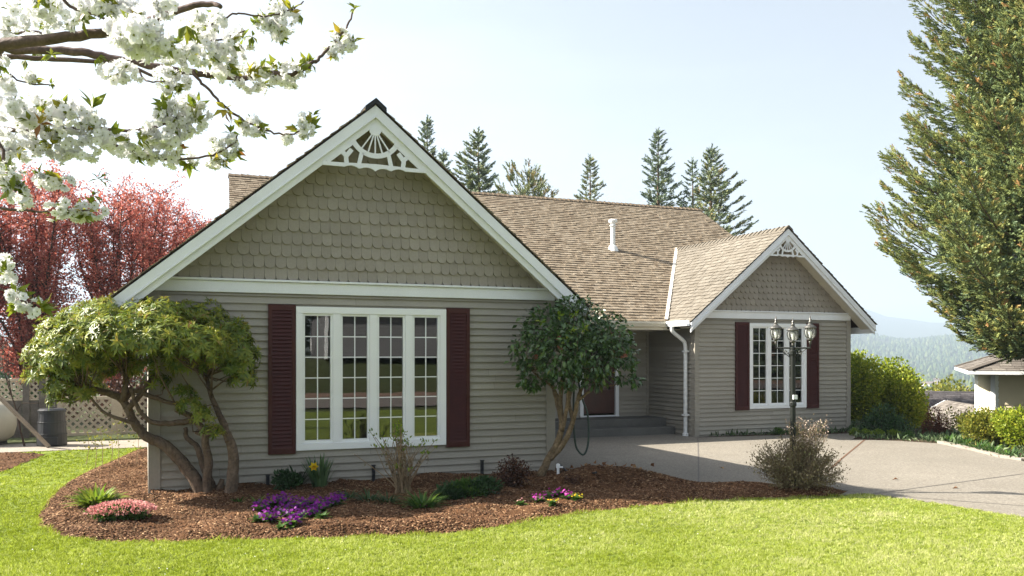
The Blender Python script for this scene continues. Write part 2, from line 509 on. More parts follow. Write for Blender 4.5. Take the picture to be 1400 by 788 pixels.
DZ0 = 0.37
w = MB()
siding(w, (XA1, YP, 0), (1,0,0), (0,-1,0), XB0-XA1, BOT, 2.5, [(DX0-XA1-.03, DX1-XA1+.03, 0.2, 2.37)])
w.build("porch_siding", m_siding, house)
w = MB()    # back and end walls of the main block
siding(w, (XA0+2.5, 27.6, 0), (1,0,0), (0,1,0), XB1-XA0-2.5, BOT, 2.45)
siding(w, (XA0+2.5, 20.1, 0), (0,1,0), (-1,0,0), 7.5, BOT, 2.45)
w.build("rear_siding", m_siding, house)
# gable ends of the main block
for X, sg in ((XA0+2.5, -1), (XB1, 1)):
    gw = MB(); gw.prism([(X, EAVE_Y+.4, 2.45), (X, 27.6, 2.45), (X, RIDGE_Y, RIDGE_Z-.14)], (-sg*0.05, 0, 0))
    gw.build("end_gable", m_siding, house)
# wall sheathing behind the boards keeps light out of the rooms
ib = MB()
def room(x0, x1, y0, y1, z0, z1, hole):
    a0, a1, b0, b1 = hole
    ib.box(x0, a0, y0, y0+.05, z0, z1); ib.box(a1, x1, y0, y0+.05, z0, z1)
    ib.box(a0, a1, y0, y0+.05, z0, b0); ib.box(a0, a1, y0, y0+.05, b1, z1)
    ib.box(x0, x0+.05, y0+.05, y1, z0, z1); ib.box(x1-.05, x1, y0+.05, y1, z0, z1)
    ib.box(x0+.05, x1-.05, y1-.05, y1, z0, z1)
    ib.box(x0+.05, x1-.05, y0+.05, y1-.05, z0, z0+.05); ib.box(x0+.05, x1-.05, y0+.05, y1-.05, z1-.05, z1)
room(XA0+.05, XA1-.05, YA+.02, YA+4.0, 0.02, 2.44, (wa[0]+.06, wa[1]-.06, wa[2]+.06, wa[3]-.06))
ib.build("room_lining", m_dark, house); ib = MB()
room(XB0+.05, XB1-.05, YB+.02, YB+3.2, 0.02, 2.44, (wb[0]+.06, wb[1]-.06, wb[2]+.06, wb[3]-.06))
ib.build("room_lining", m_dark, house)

# ---------------- frieze boards, corner boards, gable shingles
for (x0, x1, y) in ((XA0-.02, XA1+.02, YA), (XB0-.02, XB1+.02, YB)):
    t = MB()
    t.box(x0, x1, y-.045, y-.001, ZT0+.002, ZT1-.03)
    t.box(x0-.02, x1+.02, y-.075, y-.001, ZT1-.028, ZT1)
    t.build("frieze_board", m_white, house, bevel=.004)
t = MB()
cw = .105
t.box(XA0-.03, XA0+cw, YA-.040, YA+.02, BOT, ZT0); t.box(XA0-.03, XA0-.005, YA+.021, YA+cw, BOT, ZT0)
t.build("corner_board", m_siding, house, bevel=.004); t = MB()
t.box(XA1-cw, XA1+.03, YA-.040, YA+.02, BOT, ZT0); t.box(XA1+.005, XA1+.03, YA+.021, YA+cw, BOT, ZT0)
t.build("corner_board", m_siding, house, bevel=.004); t = MB()
t.box(XB0-.03, XB0+cw-.02, YB-.040, YB+.02, BOT, ZT0); t.box(XB0-.03, XB0-.005, YB+.021, YB+cw, BOT, ZT0-.1)
t.build("corner_board", m_siding, house, bevel=.004); t = MB()
t.box(XB1-cw+.02, XB1+.03, YB-.040, YB+.02, BOT, ZT0); t.box(XB1+.005, XB1+.03, YB+.021, YB+cw, BOT, ZT0)
t.build("corner_board", m_siding, house, bevel=.004); t = MB()
t.box(XB0-.09, XB0-.021, YP-.03, YP+.01, 0.2, 2.45)
t.build("corner_board", m_siding, house, bevel=.004)
fishscale("gable_shingles", XA0-.2, XA1+.2, ZT1, 4.9, YA, RA, .128, .155, 3)
fishscale("gable_shingles", XB0-.2, XB1+.2, ZT1, 4.5, YB, RB, .125, .13, 4)
for Rf, x0, x1, y in ((RA, XA0, XA1, YA), (RB, XB0, XB1, YB)):
    g = MB(); g.prism([(x0, y+.002, 2.452), (x1, y+.002, 2.452), (x1, y+.002, Rf['zr']-.1-Rf['s']*(x1-Rf['xc'])), (Rf['xc'], y+.002, Rf['zr']-.1), (x0, y+.002, Rf['zr']-.1-Rf['s']*(Rf['xc']-x0))], (0, .04, 0))
    g.build("gable_sheathing", m_siding, house)

# ---------------- roofs
def gable_roof(Rf, pale_left, pale_right, seed, expo, parts):
    xc, zr, s, hw, yf, yb = (Rf[k] for k in ('xc', 'zr', 's', 'hw', 'yf', 'yb'))
    sl = MB()
    sl.prism([(xc-hw, yf+.008, zr-s*hw-.012), (xc, yf+.008, zr-.012), (xc+hw, yf+.008, zr-s*hw-.012), (xc+hw, yf+.008, zr-s*hw-.10), (xc, yf+.008, zr-.10), (xc-hw, yf+.008, zr-s*hw-.10)], (0, yb-yf, 0))
    sl.build("roof_deck", m_under, house)
    Lh = hw*math.sqrt(1+s*s)
    sq = math.sqrt(1+s*s)
    for sg, mt in ((-1, pale_left), (1, pale_right)):
        ov = .04
        o = (xc+sg*(hw+ov*.6), yf-.025, zr-s*hw-ov*.5)
        shakes("roof_shakes", o, (0,1,0), (-sg, 0, s), yb-yf, Lh+.05, expo, .09, .2, mt, seed=seed+sg, thick=.018)
def barge(Rf, d1, d2):
    xc, zr, s, hw, yf = (Rf[k] for k in ('xc', 'zr', 's', 'hw', 'yf'))
    m = MB()
    for sg in (-1, 1):
        q = lambda x, off: (xc+sg*x, 0, zr-off-s*x)
        for a, b, y0, th in ((.032, d1, yf-.012, .04), (d1+.0, d2, yf+.012, .03)):
            pl = [q(0.0, a), q(hw+.005, a), q(hw+.005, b), q(0.0, b)]
            pl = [(p[0], y0, p[2]) for p in pl]
            m.prism(pl, (0, th, 0))
        # thin shadow-line moulding along the step
        pl = [q(0.0, d1-.022), q(hw+.005, d1-.022), q(hw+.005, d1+.004), q(0.0, d1+.004)]
        m.prism([(p[0], yf-.026, p[2]) for p in pl], (0, .013, 0))
    m.build("bargeboard", m_white, house, bevel=.003)
    sf = MB()
    yw = YA if Rf is RA else YB
    for sg in (-1, 1):
        q = lambda x, off: (xc+sg*x, yf+.045, zr-off-s*x)
        sf.prism([q(0, .135), q(hw, .135), q(hw, .155), q(0, .155)], (0, yw-yf-.045, 0))
    sf.build("soffit", m_cream, house)
gable_roof(RA, m_shake, m_shake, 20, .135, None)
gable_roof(RB, m_shake_pale, m_shake_pale, 30, .125, None)
barge(RA, .185, .285)
barge(RB, .165, .24)
# eave fascia of the near wing
f = MB(); f.box(RA['xc']-RA['hw']+.01, RA['xc']-RA['hw']+.035, 10.94, 20.0, RA['zr']-RA['s']*RA['hw']-.26, RA['zr']-RA['s']*RA['hw']-.08)
f.build("eave_fascia", m_white, house)
f = MB(); f.box(RA['xc']+RA['hw']-.035, RA['xc']+RA['hw']-.01, 10.94, 15.9, RA['zr']-RA['s']*RA['hw']-.26, RA['zr']-RA['s']*RA['hw']-.08)
f.build("eave_fascia", m_white, house)
f = MB(); f.box(RB['xc']+RB['hw']-.035, RB['xc']+RB['hw']-.01, 15.04, 19, RB['zr']-RB['s']*RB['hw']-.22, RB['zr']-RB['s']*RB['hw']-.08)
f.build("eave_fascia", m_white, house)

# main roof: two slopes between the skewed left rake and the right rake
MXL, MXR = 1.70, 15.06
u = (1, 0, 0); vs = (0, 1, PITCH); Lm = (RIDGE_Y-EAVE_Y)*math.sqrt(1+PITCH**2)
leftclip = [(Vector((1.81, RIDGE_Y, 0)), Vector((-1, .08, 0)))]
shakes("roof_shakes", (MXL-.4, EAVE_Y-.03, EAVE_Z-.02), u, vs, MXR-MXL+.4, Lm+.05, .125, .08, .17, m_shake, clip=leftclip, seed=50, thick=.019)
dk = MB()
def zmain(y): return EAVE_Z + PITCH*(y-EAVE_Y)
dk.prism([(MXL, EAVE_Y, EAVE_Z-.012), (MXL, RIDGE_Y, RIDGE_Z-.012), (MXL, 28.0, EAVE_Z-.06), (MXL, 28.0, EAVE_Z-.16), (MXL, RIDGE_Y, RIDGE_Z-.12), (MXL, EAVE_Y, EAVE_Z-.11)], (MXR-MXL, 0, 0))
dk.build("roof_deck", m_under, house, clip=[(Vector((1.84, RIDGE_Y, 0)), Vector((-1, .08, 0)))])
shakes("roof_shakes", (MXL+.8, 28.02, EAVE_Z-.05), u, (0, -1, PITCH), MXR-MXL-.8, Lm+.05, .2, .2, .4, m_shake, seed=51, thick=.02)
bb = MB()
for X in (MXR-.01,):
    bb.prism([(X, EAVE_Y, EAVE_Z-.03), (X, RIDGE_Y, RIDGE_Z-.03), (X, RIDGE_Y, RIDGE_Z-.2), (X, EAVE_Y, EAVE_Z-.2)], (.03, 0, 0))
    bb.prism([(X, 28.0, EAVE_Z-.07), (X, RIDGE_Y, RIDGE_Z-.031), (X, RIDGE_Y, RIDGE_Z-.2), (X, 28.0, EAVE_Z-.24)], (.03, 0, 0))
bb.build("rake_board", m_white, house)

def ridge_caps(name, p0, p1, slope_a, slope_b, side, wd, step, mat, tilt=.035):
    p0 = Vector(p0); p1 = Vector(p1); d = (p1-p0); n = int(d.length/step); d.normalize()
    m = MB(); side = Vector(side).normalized()
    for i in range(n+1):
        a = p0 + d*(i*step); b = a + d*(step*1.35)
        j = random.uniform(-.006, .006)
        for sd, sl in ((side, slope_a), (-side, slope_b)):
            dn = sd*wd + Vector((0, 0, -sl*wd))
            up = Vector((0, 0, tilt+j)); up0 = Vector((0, 0, .012))
            m.add([a+up, a+dn+up, b+dn+up0, b+up0, a+Vector((0,0,-.005)), a+dn+Vector((0,0,-.005)), b+dn+Vector((0,0,-.01))],
                  [(0,1,2,3), (4,5,1,0), (5,6,2,1)])
    me = m.build(name, mat, house)
    return me
ridge_caps("ridge_caps", (RB['xc'], RB['yf']-.03, RB['zr']+.005), (RB['xc'], RB['yb'], RB['zr']+.005), .83, .83, (1,0,0), .11, .15, m_shake_pale, .045)
ridge_caps("ridge_caps", (1.8, RIDGE_Y, RIDGE_Z+.01), (MXR, RIDGE_Y, RIDGE_Z+.01), PITCH, PITCH, (0,-1,0), .12, .14, m_shake, .035)
ridge_caps("ridge_caps", (RA['xc'], RA['yf']+.15, RA['zr']+.005), (RA['xc'], 20.0, RA['zr']+.005), .83, .83, (1,0,0), .12, .15, m_shake, .03)
k = MB()     # dark cap on the near ridge end
for sg in (-1, 1):
    k.prism([(RA['xc'], RA['yf']-.04, RA['zr']+.055), (RA['xc']+sg*.135, RA['yf']-.04, RA['zr']+.055-.83*.135), (RA['xc']+sg*.135, RA['yf']-.04, RA['zr']-.012-.83*.135), (RA['xc'], RA['yf']-.04, RA['zr']-.012)], (0, .28, 0))
k.build("ridge_cap_end", m_ridge, house)
# valley flashing where the bay roof meets the main slope
vf = MB()
va = Vector((RB['xc']-RB['hw']-.02, EAVE_Y+.0, EAVE_Z+.012)); vb = Vector((RB['xc'], EAVE_Y+(RB['zr']-EAVE_Z)/PITCH, RB['zr']+.012))
vf.bar(va+Vector((0,0,.02)), vb+Vector((0,0,.02)), .07, .022)
vf.build("valley_flashing", M("flashing", (0.62, 0.58, 0.52), .5, .4), house)

# ---------------- gutters and downspout
gt = MB()
gx0, gx1 = RA['xc']+RA['hw']-.02, RB['xc']-RB['hw']+.0
def gutter(mb, a, b, out):
    a = Vector(a); b = Vector(b); out = Vector(out).normalized()
    prof = [(0, 0), (0, -.11), (.06, -.11), (.085, -.06), (.10, -.045), (.10, 0), (.088, 0), (.088, -.04), (.05, -.1), (.012, -.1), (.012, 0)]
    mb.prism([a + out*p + Vector((0,0,q)) for p, q in prof], b-a)
gutter(gt, (gx0, EAVE_Y-.03, EAVE_Z-.02), (gx1, EAVE_Y-.03, EAVE_Z-.02), (0,-1,0))
gt.build("porch_gutter", m_cream, house)
gt = MB()
gutter(gt, (gx1-.02, EAVE_Y-.06, EAVE_Z-.02), (gx1-.02, RB['yf']+.04, EAVE_Z-.02), (-1,0,0))
gt.build("bay_gutter", m_white, house)
fa = MB()
fa.box(gx0, gx1-.02, EAVE_Y-.028, EAVE_Y-.005, EAVE_Z-.19, EAVE_Z-.03)
fa.box(XA1+.03, XB0-.03, EAVE_Y-.004, YP-.03, EAVE_Z-.19, EAVE_Z-.17)
fa.build("porch_fascia", m_cream, house)
ds = MB()
ds.tube(smooth_path([(gx1-.06, 15.62, EAVE_Z-.12), (gx1-.06, 15.62, EAVE_Z-.2), (gx1+.0, 15.62, EAVE_Z-.27), (XB0-.14, 15.62, EAVE_Z-.42), (XB0-.09, 15.62, EAVE_Z-.52), (XB0-.085, 15.62, EAVE_Z-.65), (XB0-.085, 15.62, 1.2), (XB0-.085, 15.62, .06)], 5), .042, 8)
dso = ds.build("downspout", m_metal_white, house, smooth=False, bevel=.002)
st = MB()
for z in (1.75, .42): MB().box(XB0-.14, XB0-.022, 15.565, 15.675, z, z+.035).build("bracket", m_metal_white, dso)
st.lathe((XB0-.085, 15.62, 0.0), [(.065, 0), (.065, .05), (.045, .06)], 10)
st.build("outlet_shoe", m_metal_white, dso)

# vent pipe on the main roof
vp = Vector((10.61, 19.07, zmain(19.07)))
v = MB()
v.lathe(vp, [(.075, -.1), (.075, .08), (.06, .09), (.06, .56), (.085, .565), (.085, .585), (.06, .59), (.06, .64), (.10, .65), (.115, .70), (.09, .735), (.02, .745)], 16)
vo = v.build("vent_pipe", m_metal_white, house, smooth=False)
v = MB(); v.lathe(vp, [(.15, -.06), (.11, .05), (.078, .09)], 14); v.build("flashing_boot", m_metal_white, vo)

# ---------------- gable fretwork
def fretwork(xc, zh, sc, y, th):
    """sunburst ornament; zh: height of the straight lower edge; sc: scale (1 = near gable)"""
    m = MB(); st = [0]
    def P(x, z): return Vector((xc + x*sc, y, zh + z*sc))
    def strip(pts, wd):
        for i in range(len(pts)-1):
            a, b = P(*pts[i]), P(*pts[i+1]); d = (b-a).normalized(); nn = Vector((-d.z, 0, d.x))*wd*sc/2
            e = d*(.004*sc)
            st[0] = (st[0] + 1) % 9; dy = Vector((0, .0006*st[0], 0))
            m.prism([a-e+nn+dy, b+e+nn+dy, b+e-nn+dy, a-e-nn+dy], (0, th - .0011*st[0], 0))
    # lower scalloped band
    band_t = []; band_b = []
    N = 44
    for i in range(N+1):
        x = -.66 + 1.32*i/N
        ax = abs(x)
        if ax < .40:
            ph = (ax/.20) % 1.0
            zb = .0 + .035*math.sin(math.pi*ph)**.7 - .03 + .02*ax/.4
        else: zb = .0
        band_b.append((x, zb - .0)); band_t.append((x, .062 - .015*min(1, ax/.5)))
    for i in range(N):
        a, b, c, d = P(*band_b[i]), P(*band_b[i+1]), P(*band_t[i+1]), P(*band_t[i])
        m.prism([q - Vector((0, .003, 0)) for q in (a, b, c, d)], (0, th+.004, 0))
    cz = .485; r = .32
    arc = [(r*math.cos(q), cz + r*math.sin(q)) for q in np.linspace(R(-154), R(-26), 19)]
    strip(arc, .062)
    for q in (-126, -108, -90, -72, -54):
        a = R(q)
        strip([(.05*math.cos(a), cz+.04*math.sin(a)), (r*math.cos(a), cz + r*math.sin(a))], .017)
    hub = [(.075*math.cos(q), cz + .065*math.sin(q)) for q in np.linspace(R(180), R(360), 9)]
    m.prism([P(*h)-Vector((0,.002,0)) for h in hub] + [P(.075, cz+.012)-Vector((0,.002,0)), P(.01, cz+.065)-Vector((0,.002,0)), P(-.01, cz+.065)-Vector((0,.002,0)), P(-.075, cz+.012)-Vector((0,.002,0))], (0, th+.003, 0))
    for sg in (-1, 1):
        strip([(sg*.17, .20), (sg*.21, .03)], .05)          # struts between band and arc
        strip([(sg*.30, .22), (sg*.37, .13), (sg*.36, .03)], .055)
        strip([(sg*.36, .135), (sg*.44, .20)], .055)
        strip([(sg*.60, .05), (sg*.30, .30)], .05)
    m.build("gable_fretwork", m_white, house)
zA = RA['zr']-.285-RA['s']*.66
fretwork(RA['xc'], zA, 1.0, RA['yf']+.005, .022)
zB = RB['zr']-.24-RB['s']*.46
fretwork(RB['xc'], zB, .70, RB['yf']+.005, .02)

# ---------------- windows with sashes, panes, grilles
def window(wr, Y, nsash, rows, cols, fw, mul, blinds=False):
    x0, x1, z0, z1 = wr
    m = MB()
    yf, yb = Y-.055, Y+.05
    m.box(x0, x1, yf, yb, z0, z0+fw); m.box(x0, x1, yf, yb, z1-fw, z1)
    m.box(x0, x0+fw, yf, yb, z0+fw, z1-fw); m.box(x1-fw, x1, yf, yb, z0+fw, z1-fw)
    iw = (x1-x0-2*fw-(nsash-1)*mul)/nsash
    xs = []
    for i in range(nsash):
        a = x0+fw+i*(iw+mul); xs.append((a, a+iw))
        if i < nsash-1: m.box(a+iw, a+iw+mul, yf+.006, yb, z0+fw, z1-fw)
    win = m.build("window", m_vinyl, house, bevel=.004)
    sw = .028
    for (a, b) in xs:
        s = MB(); ya, yc = Y-.032, Y+.02
        zl, zh = z0+fw, z1-fw
        s.box(a, b, ya, yc, zl, zl+sw*1.4); s.box(a, b, ya, yc, zh-sw, zh)
        s.box(a, a+sw, ya, yc, zl+sw*1.4, zh-sw); s.box(b-sw, b, ya, yc, zl+sw*1.4, zh-sw)
        s.build("sash", m_vinyl, win, bevel=.003)
        p = MB(); p.box(a+sw-.004, b-sw+.004, Y-.008, Y-.002, zl+sw*1.4-.004, zh-sw+.004); p.build("pane", m_glass, win)
        g = MB(); gw = .013
        zl2, zh2 = zl+sw*1.4, zh-sw
        for c in range(1, cols):
            x = a+sw+(b-a-2*sw)*c/cols; g.box(x-gw/2, x+gw/2, Y-.012, Y-.009, zl2, zh2)
        for rr in range(1, rows):
            z = zl2+(zh2-zl2)*rr/rows
            for c in range(cols):
                xa = a+sw+(b-a-2*sw)*c/cols + (gw/2 if c else 0); xb = a+sw+(b-a-2*sw)*(c+1)/cols - (gw/2 if c < cols-1 else 0)
                g.box(xa, xb, Y-.012, Y-.009, z-gw/2, z+gw/2)
        g.build("grille", m_vinyl, win)
    if blinds:
        bl = MB(); z = z0+fw+.03
        while z < z1-fw:
            bl.prism([(x0+fw, Y+.10, z), (x1-fw, Y+.10, z), (x1-fw, Y+.122, z+.012), (x0+fw, Y+.122, z+.012)], (0, 0, .0015)); z += .04
        bl.build("blind", m_blind, win)
    return win
window(wa, YA, 4, 6, 2, .085, .10)
window(wb, YB, 3, 6, 2, .075, .075, True)

# shutters
def shutter(x0, x1, z0, z1, Y):
    m = MB(); yf = Y-.058
    sw = .045
    m.box(x0, x0+sw, yf, Y-.021, z0, z1); m.box(x1-sw, x1, yf, Y-.021, z0, z1)
    for z in (z0, z1-.07): m.box(x0+sw, x1-sw, yf, Y-.021, z, z+.07)
    m.box(x0+sw, x1-sw, yf+.024, Y-.021, z0+.07, z1-.07)
    z = z0+.07
    while z < z1-.09:
        m.prism([(x0+sw, yf+.000, z), (x0+sw, yf+.0225, z+.046), (x0+sw, yf+.0235, z+.046), (x0+sw, yf+.0235, z+.004)], (x1-x0-2*sw, 0, 0)); z += .047
    m.build("shutter", m_maroon, house, bevel=.002)
sa = [(on_y(366, 520, YA).x, wa[0]-.006), (wa[1]+.006, on_y(640.5, 520, YA).x)]
for (a, b) in sa: shutter(a, b, wa[2]-.035, wa[3]+.02, YA)
sb = [(on_y(1004, 500, YB).x, wb[0]-.006), (wb[1]+.006, on_y(1117.5, 500, YB).x)]
for (a, b) in sb: shutter(a, b, wb[2]-.02, wb[3]+.02, YB)

# ---------------- porch: door, steps
d = MB()
d.box(DX0, DX1, YP+.0, YP+.045, DZ0+.03, DZ0+.55)
d.box(DX0, DX0+.1, YP+.0, YP+.045, DZ0+.55, 2.3); d.box(DX1-.1, DX1, YP, YP+.045, DZ0+.55, 2.3)
d.box(DX0+.1, DX1-.1, YP, YP+.045, 2.15, 2.3)
door = d.build("door", m_door, house, bevel=.004)
d = MB(); d.box(DX0+.1, DX1-.1, YP+.012, YP+.03, DZ0+.55, 2.15); d.build("door_glass", M("door_glass", (.02, .01, .01), .08, .5), door)
d = MB(); d.tube([(DX1-.05, YP, 1.3), (DX1-.05, YP-.05, 1.3)], .012, 8); d.lathe((DX1-.05, YP-.06, 1.275), [(.01, 0), (.028, .012), (.028, .038), (.01, .05)], 12); d.build("handle", M("brass", (.35, .26, .12), .3, .5, metal=1), door)
d = MB(); d.box(DX0+.1, DX1-.1, YP-.006, YP-.001, DZ0+.1, DZ0+.42); d.build("door_panel", m_door, door, bevel=.003)
tr = MB()
tr.box(DX0-.09, DX0-.004, YP-.045, YP+.02, DZ0-.02, 2.36); tr.box(DX1+.004, DX1+.09, YP-.045, YP+.02, DZ0-.02, 2.36)
tr.box(DX0-.004, DX1+.004, YP-.045, YP+.02, 2.3, 2.36); tr.box(DX0-.09, DX1+.09, YP-.06, YP-.046, DZ0-.04, DZ0-.005)
tr.build("door_trim", m_white, house, bevel=.003)
s = MB(); s.box(XA1+.7, XB0-.025, YP-.75, YP-.03, -.05, .325)
s.box(XA1+.7, XB0-.03, YP-1.12, YP-.751, -.05, .16)
s.build("porch_step", m_step, house, bevel=.012)

# ================================================================== GROUND
def hgt(x, y):
    """terrain height below the house plateau, valley and hills (numpy)"""
    x = np.asarray(x, float); y = np.asarray(y, float)
    q = np.maximum(0, x - 15.2 - np.maximum(0, 12 - y)*.8)*.85 + np.maximum(0, y - 60)*.25
    drop = 33*(1 - np.exp(-q*.30/33))
    r = np.hypot(x, y); az = np.degrees(np.arctan2(x, y))
    bank = np.clip((-y - 17)/6, 0, 1); bank = bank*bank*(3-2*bank)*1.6*np.clip((40-x)/20, 0, 1)
    h = -.07 - drop*(y > -16) + bank
    low = np.clip((r-1350)/1200, 0, 1); low = low*low*(3-2*low)
    h = h + low*(88 + 20*np.sin(az*.35) + 10*np.sin(az*.9+1))
    mt = np.clip((r-3300)/1500, 0, 1); mt = mt*mt*(3-2*mt)
    h = h + mt*(178 + 46*np.sin((az-27)*.21) + 14*np.sin(az*.73+.6) + 7*np.sin(az*1.9) + 3*np.sin(az*4.3))
    return h
def hz(x, y): return float(hgt(np.array([x]), np.array([y]))[0])

radii = np.concatenate([[0], np.geomspace(1.2, 60, 70), np.geomspace(64, 5600, 70)])
na = 300
ang = np.linspace(0, 2*np.pi, na, endpoint=False)
X = np.outer(radii, np.sin(ang)); Y = np.outer(radii, np.cos(ang)); Z = hgt(X, Y)
V = np.stack([X, Y, Z], -1).reshape(-1, 3)
F = []
for i in range(len(radii)-1):
    for k in range(na):
        k2 = (k+1) % na
        F.append((i*na+k, (i+1)*na+k, (i+1)*na+k2, i*na+k2) if i else (k if False else 0, na+k, na+k2))
me = bpy.data.meshes.new("terrain"); me.from_pydata([tuple(p) for p in V], [], F); me.update()
for p in me.polygons: p.use_smooth = True
m_terr = M("terrain_mix", (0.05, 0.065, 0.02), 0.95, 0.1, noise=[(0.006, .35, (0.09, 0.11, 0.05)), (0.02, .6, (0.03, 0.045, 0.02)), (0.7, .3, (0.06, 0.04, 0.02)), (8, .3)], bump=(3, .05))
tag(link("terrain", me, m_terr), kind="structure")

def sheet(name, poly, z, mat, thick=0.0):
    bm = bmesh.new()
    vs = [bm.verts.new((p[0], p[1], z)) for p in poly]
    es = [bm.edges.new((vs[i], vs[(i+1) % len(vs)])) for i in range(len(vs))]
    bmesh.ops.triangle_fill(bm, use_beauty=True, use_dissolve=False, edges=es)
    bm.normal_update()
    for f in bm.faces:
        if f.normal.z < 0: f.normal_flip()
    if thick:
        be = [e for e in bm.edges if e.is_boundary]
        r = bmesh.ops.extrude_edge_only(bm, edges=be)
        for v in r['geom']:
            if isinstance(v, bmesh.types.BMVert): v.co.z -= thick
    me = bpy.data.meshes.new(name); bm.to_mesh(me); bm.free()
    return tag(link(name, me, mat), kind="structure")
def pip(poly, x, y):
    p = np.array([(q[0], q[1]) for q in poly]); inside = np.zeros(len(x), bool)
    j = len(p)-1
    for i in range(len(p)):
        c = ((p[i,1] > y) != (p[j,1] > y)) & (x < (p[j,0]-p[i,0])*(y-p[i,1])/(p[j,1]-p[i,1]+1e-12) + p[i,0])
        inside ^= c; j = i
    return inside
def gpx(lst, z=0.0): return [on_z(a, b, z).xy.to_tuple() for a, b in lst]

# bed outline traced on the ground
front_edge = gpx([(188,613),(170,622),(140,635),(108,650),(80,668),(62,688),(53,703),(54,716),(68,727),(110,736),(170,740),(260,739.5),(340,737),(420,735),(500,733),(560,731),(620,728),(680,719),(740,709),(800,700),(860,693.5),(920,688),(980,684),(1040,680.5),(1100,679),(1148,677)])
back_edge = gpx([(1160,671),(1110,666),(1040,662),(960,660),(880,655),(820,648),(775,640),(757,640)])
fe = [p.xy.to_tuple() for p in smooth_path([(a[0], a[1], 0) for a in front_edge], 3)]
bed = fe + back_edge + [(XA1-.02, YA+.1), (XA0+.02, YA+.1), (XA0+.02, 17.0)]
# lawn: everything in front, round to the path on the left
right_edge = gpx([(1148,677),(1180,674.5),(1215,678),(1250,683),(1330,695),(1400,706)])
re_ext = right_edge + [(9.7, 5.4), (10.6, 3.6), (11.5, 0.5), (12.0, -4.0)]
path_y = on_z(150, 613).y
lawn = [(-9.0, -4.0)] + [(12.0, -4.0)] + re_ext[::-1][1:] + fe[::-1][1:] + [(0.0, path_y-.02), (-2.1, path_y-.02)] + gpx([(62, 620), (0, 645)]) + [(-4.2, 11.5), (-9.0, 10.5)]
sheet("lawn", lawn, -.012, m_lawn)
# driveway and forecourt
dfar = gpx([(1165,601),(1230,603),(1290,607),(1330,616),(1370,626),(1400,631)])
drive = [(XA1+.03, YA+.2)] + [(XA1+.03, YP-.05), (XB0-.03, YP-.05), (XB0-.03, YB-.15)] + [(XB1-.3, YB-.7)] + dfar[0:] + [(14.2, 9.3), (18.0, 6.0), (24.0, 1.0), (24.0, -5.9), (12.05, -5.9), (12.05, -4.0)] + re_ext[::-1][1:] + [back_edge[0]] + back_edge[1:]
sheet("driveway", drive, 0.0, m_conc, .1)
def strip(name, pts, wd, z, mat):
    m = MB()
    for a, b in zip(pts[:-1], pts[1:]):
        a = Vector((a[0], a[1], z)); b = Vector((b[0], b[1], z)); n = Vector((-(b-a).y, (b-a).x, 0)).normalized()*wd/2
        m.add([a-n, b-n, b+n, a+n], [(0,1,2,3)])
    return tag(m.build(name, mat), kind="structure")
strip("driveway_joint", gpx([(1183,601),(1150,628),(1128,648)]), .03, .004, m_joint)
strip("driveway_joint", gpx([(954,600),(955,630),(955,659)]), .02, .004, M("joint_grey", (.14,.13,.12), .9, .1))
strip("driveway_joint", gpx([(1190,676),(1400,648)]), .02, .004, M("joint_grey", (0,0,0)))
strip("driveway_joint", gpx([(1240,680),(1400,692)]), .018, .004, M("joint_grey", (0,0,0)))
# low pale kerb along the driveway's far side
kb = MB(); kp = gpx([(1285,606),(1330,615.5),(1370,625.5),(1400,630)]) + [(14.2, 9.3), (18.0, 6.0)]
for a, b in zip(kp[:-1], kp[1:]): kb.bar((a[0], a[1], .02), (b[0], b[1], .012), .11, .05)
tag(kb.build("kerb", m_path), kind="structure")
# path by the fence, strip of bark beside it
sheet("path", [(-5.5, path_y), (0.03, path_y), (0.03, path_y+1.6), (-5.5, path_y+1.6)], -.004, m_path)
sheet("side_bed", [(-4.6, 12.0)] + gpx([(0, 646), (62, 621)]) + [(-2.1, path_y-.03), (-6.0, path_y-.03), (-6.0, 12.0)], -.004, m_mulchbase)
# beds across the driveway
m_bedsoil = M("dark_soil", (0.06, 0.042, 0.028), .95, .1, noise=[(2, .3), (40, .5)], bump=(40, .02))
farbed = [(XB0, YB-.14), (XB1-.3, YB-.69)] + [(a, b+.06) for a, b in dfar] + [(14.3, 9.4), (16.5, 11), (16.4, 17.5), (XB1+.03, 17.5), (XB1+.03, YB), (XB0, YB)]
sheet("planting_bed", farbed, -.006, m_bedsoil)
# street and verge on the viewer's side (seen only in the window glass)
sheet("road", [(-60, -6.0), (60, -6.0), (60, -12.5), (-60, -12.5)], -.03, M("asphalt", (0.17, 0.15, 0.14), .9, .1, noise=(60, .2)))
sheet("verge", [(-60, -12.6), (60, -12.6), (60, -17.0), (-60, -17.0)], -.035, M("dry_verge", (0.2, 0.13, 0.10), .95, .1, noise=[(1, .3), (20, .3)]))

# mulch: a softly mounded bed
def mound(x, y):
    c = on_z(822, 661)
    d = np.hypot((x-c.x)/.85, (y-c.y)/.40)
    m = .20*np.exp(-d*d)
    wall = np.clip((y-(YA-.9))/.9, 0, 1)*((x > XA0) & (x < XA1))*.05
    base = .03 + .018*np.sin(x*2.3+y*1.1) + .014*np.sin(x*5.1-y*3.7) + .01*np.sin(x*11+y*9)
    return m + wall + base
gx = np.arange(-2.2, 9.6, .07); gy = np.arange(6.2, 17.2, .07)
GX, GY = np.meshgrid(gx, gy, indexing='ij')
ins = pip(bed, GX.ravel(), GY.ravel()).reshape(GX.shape)
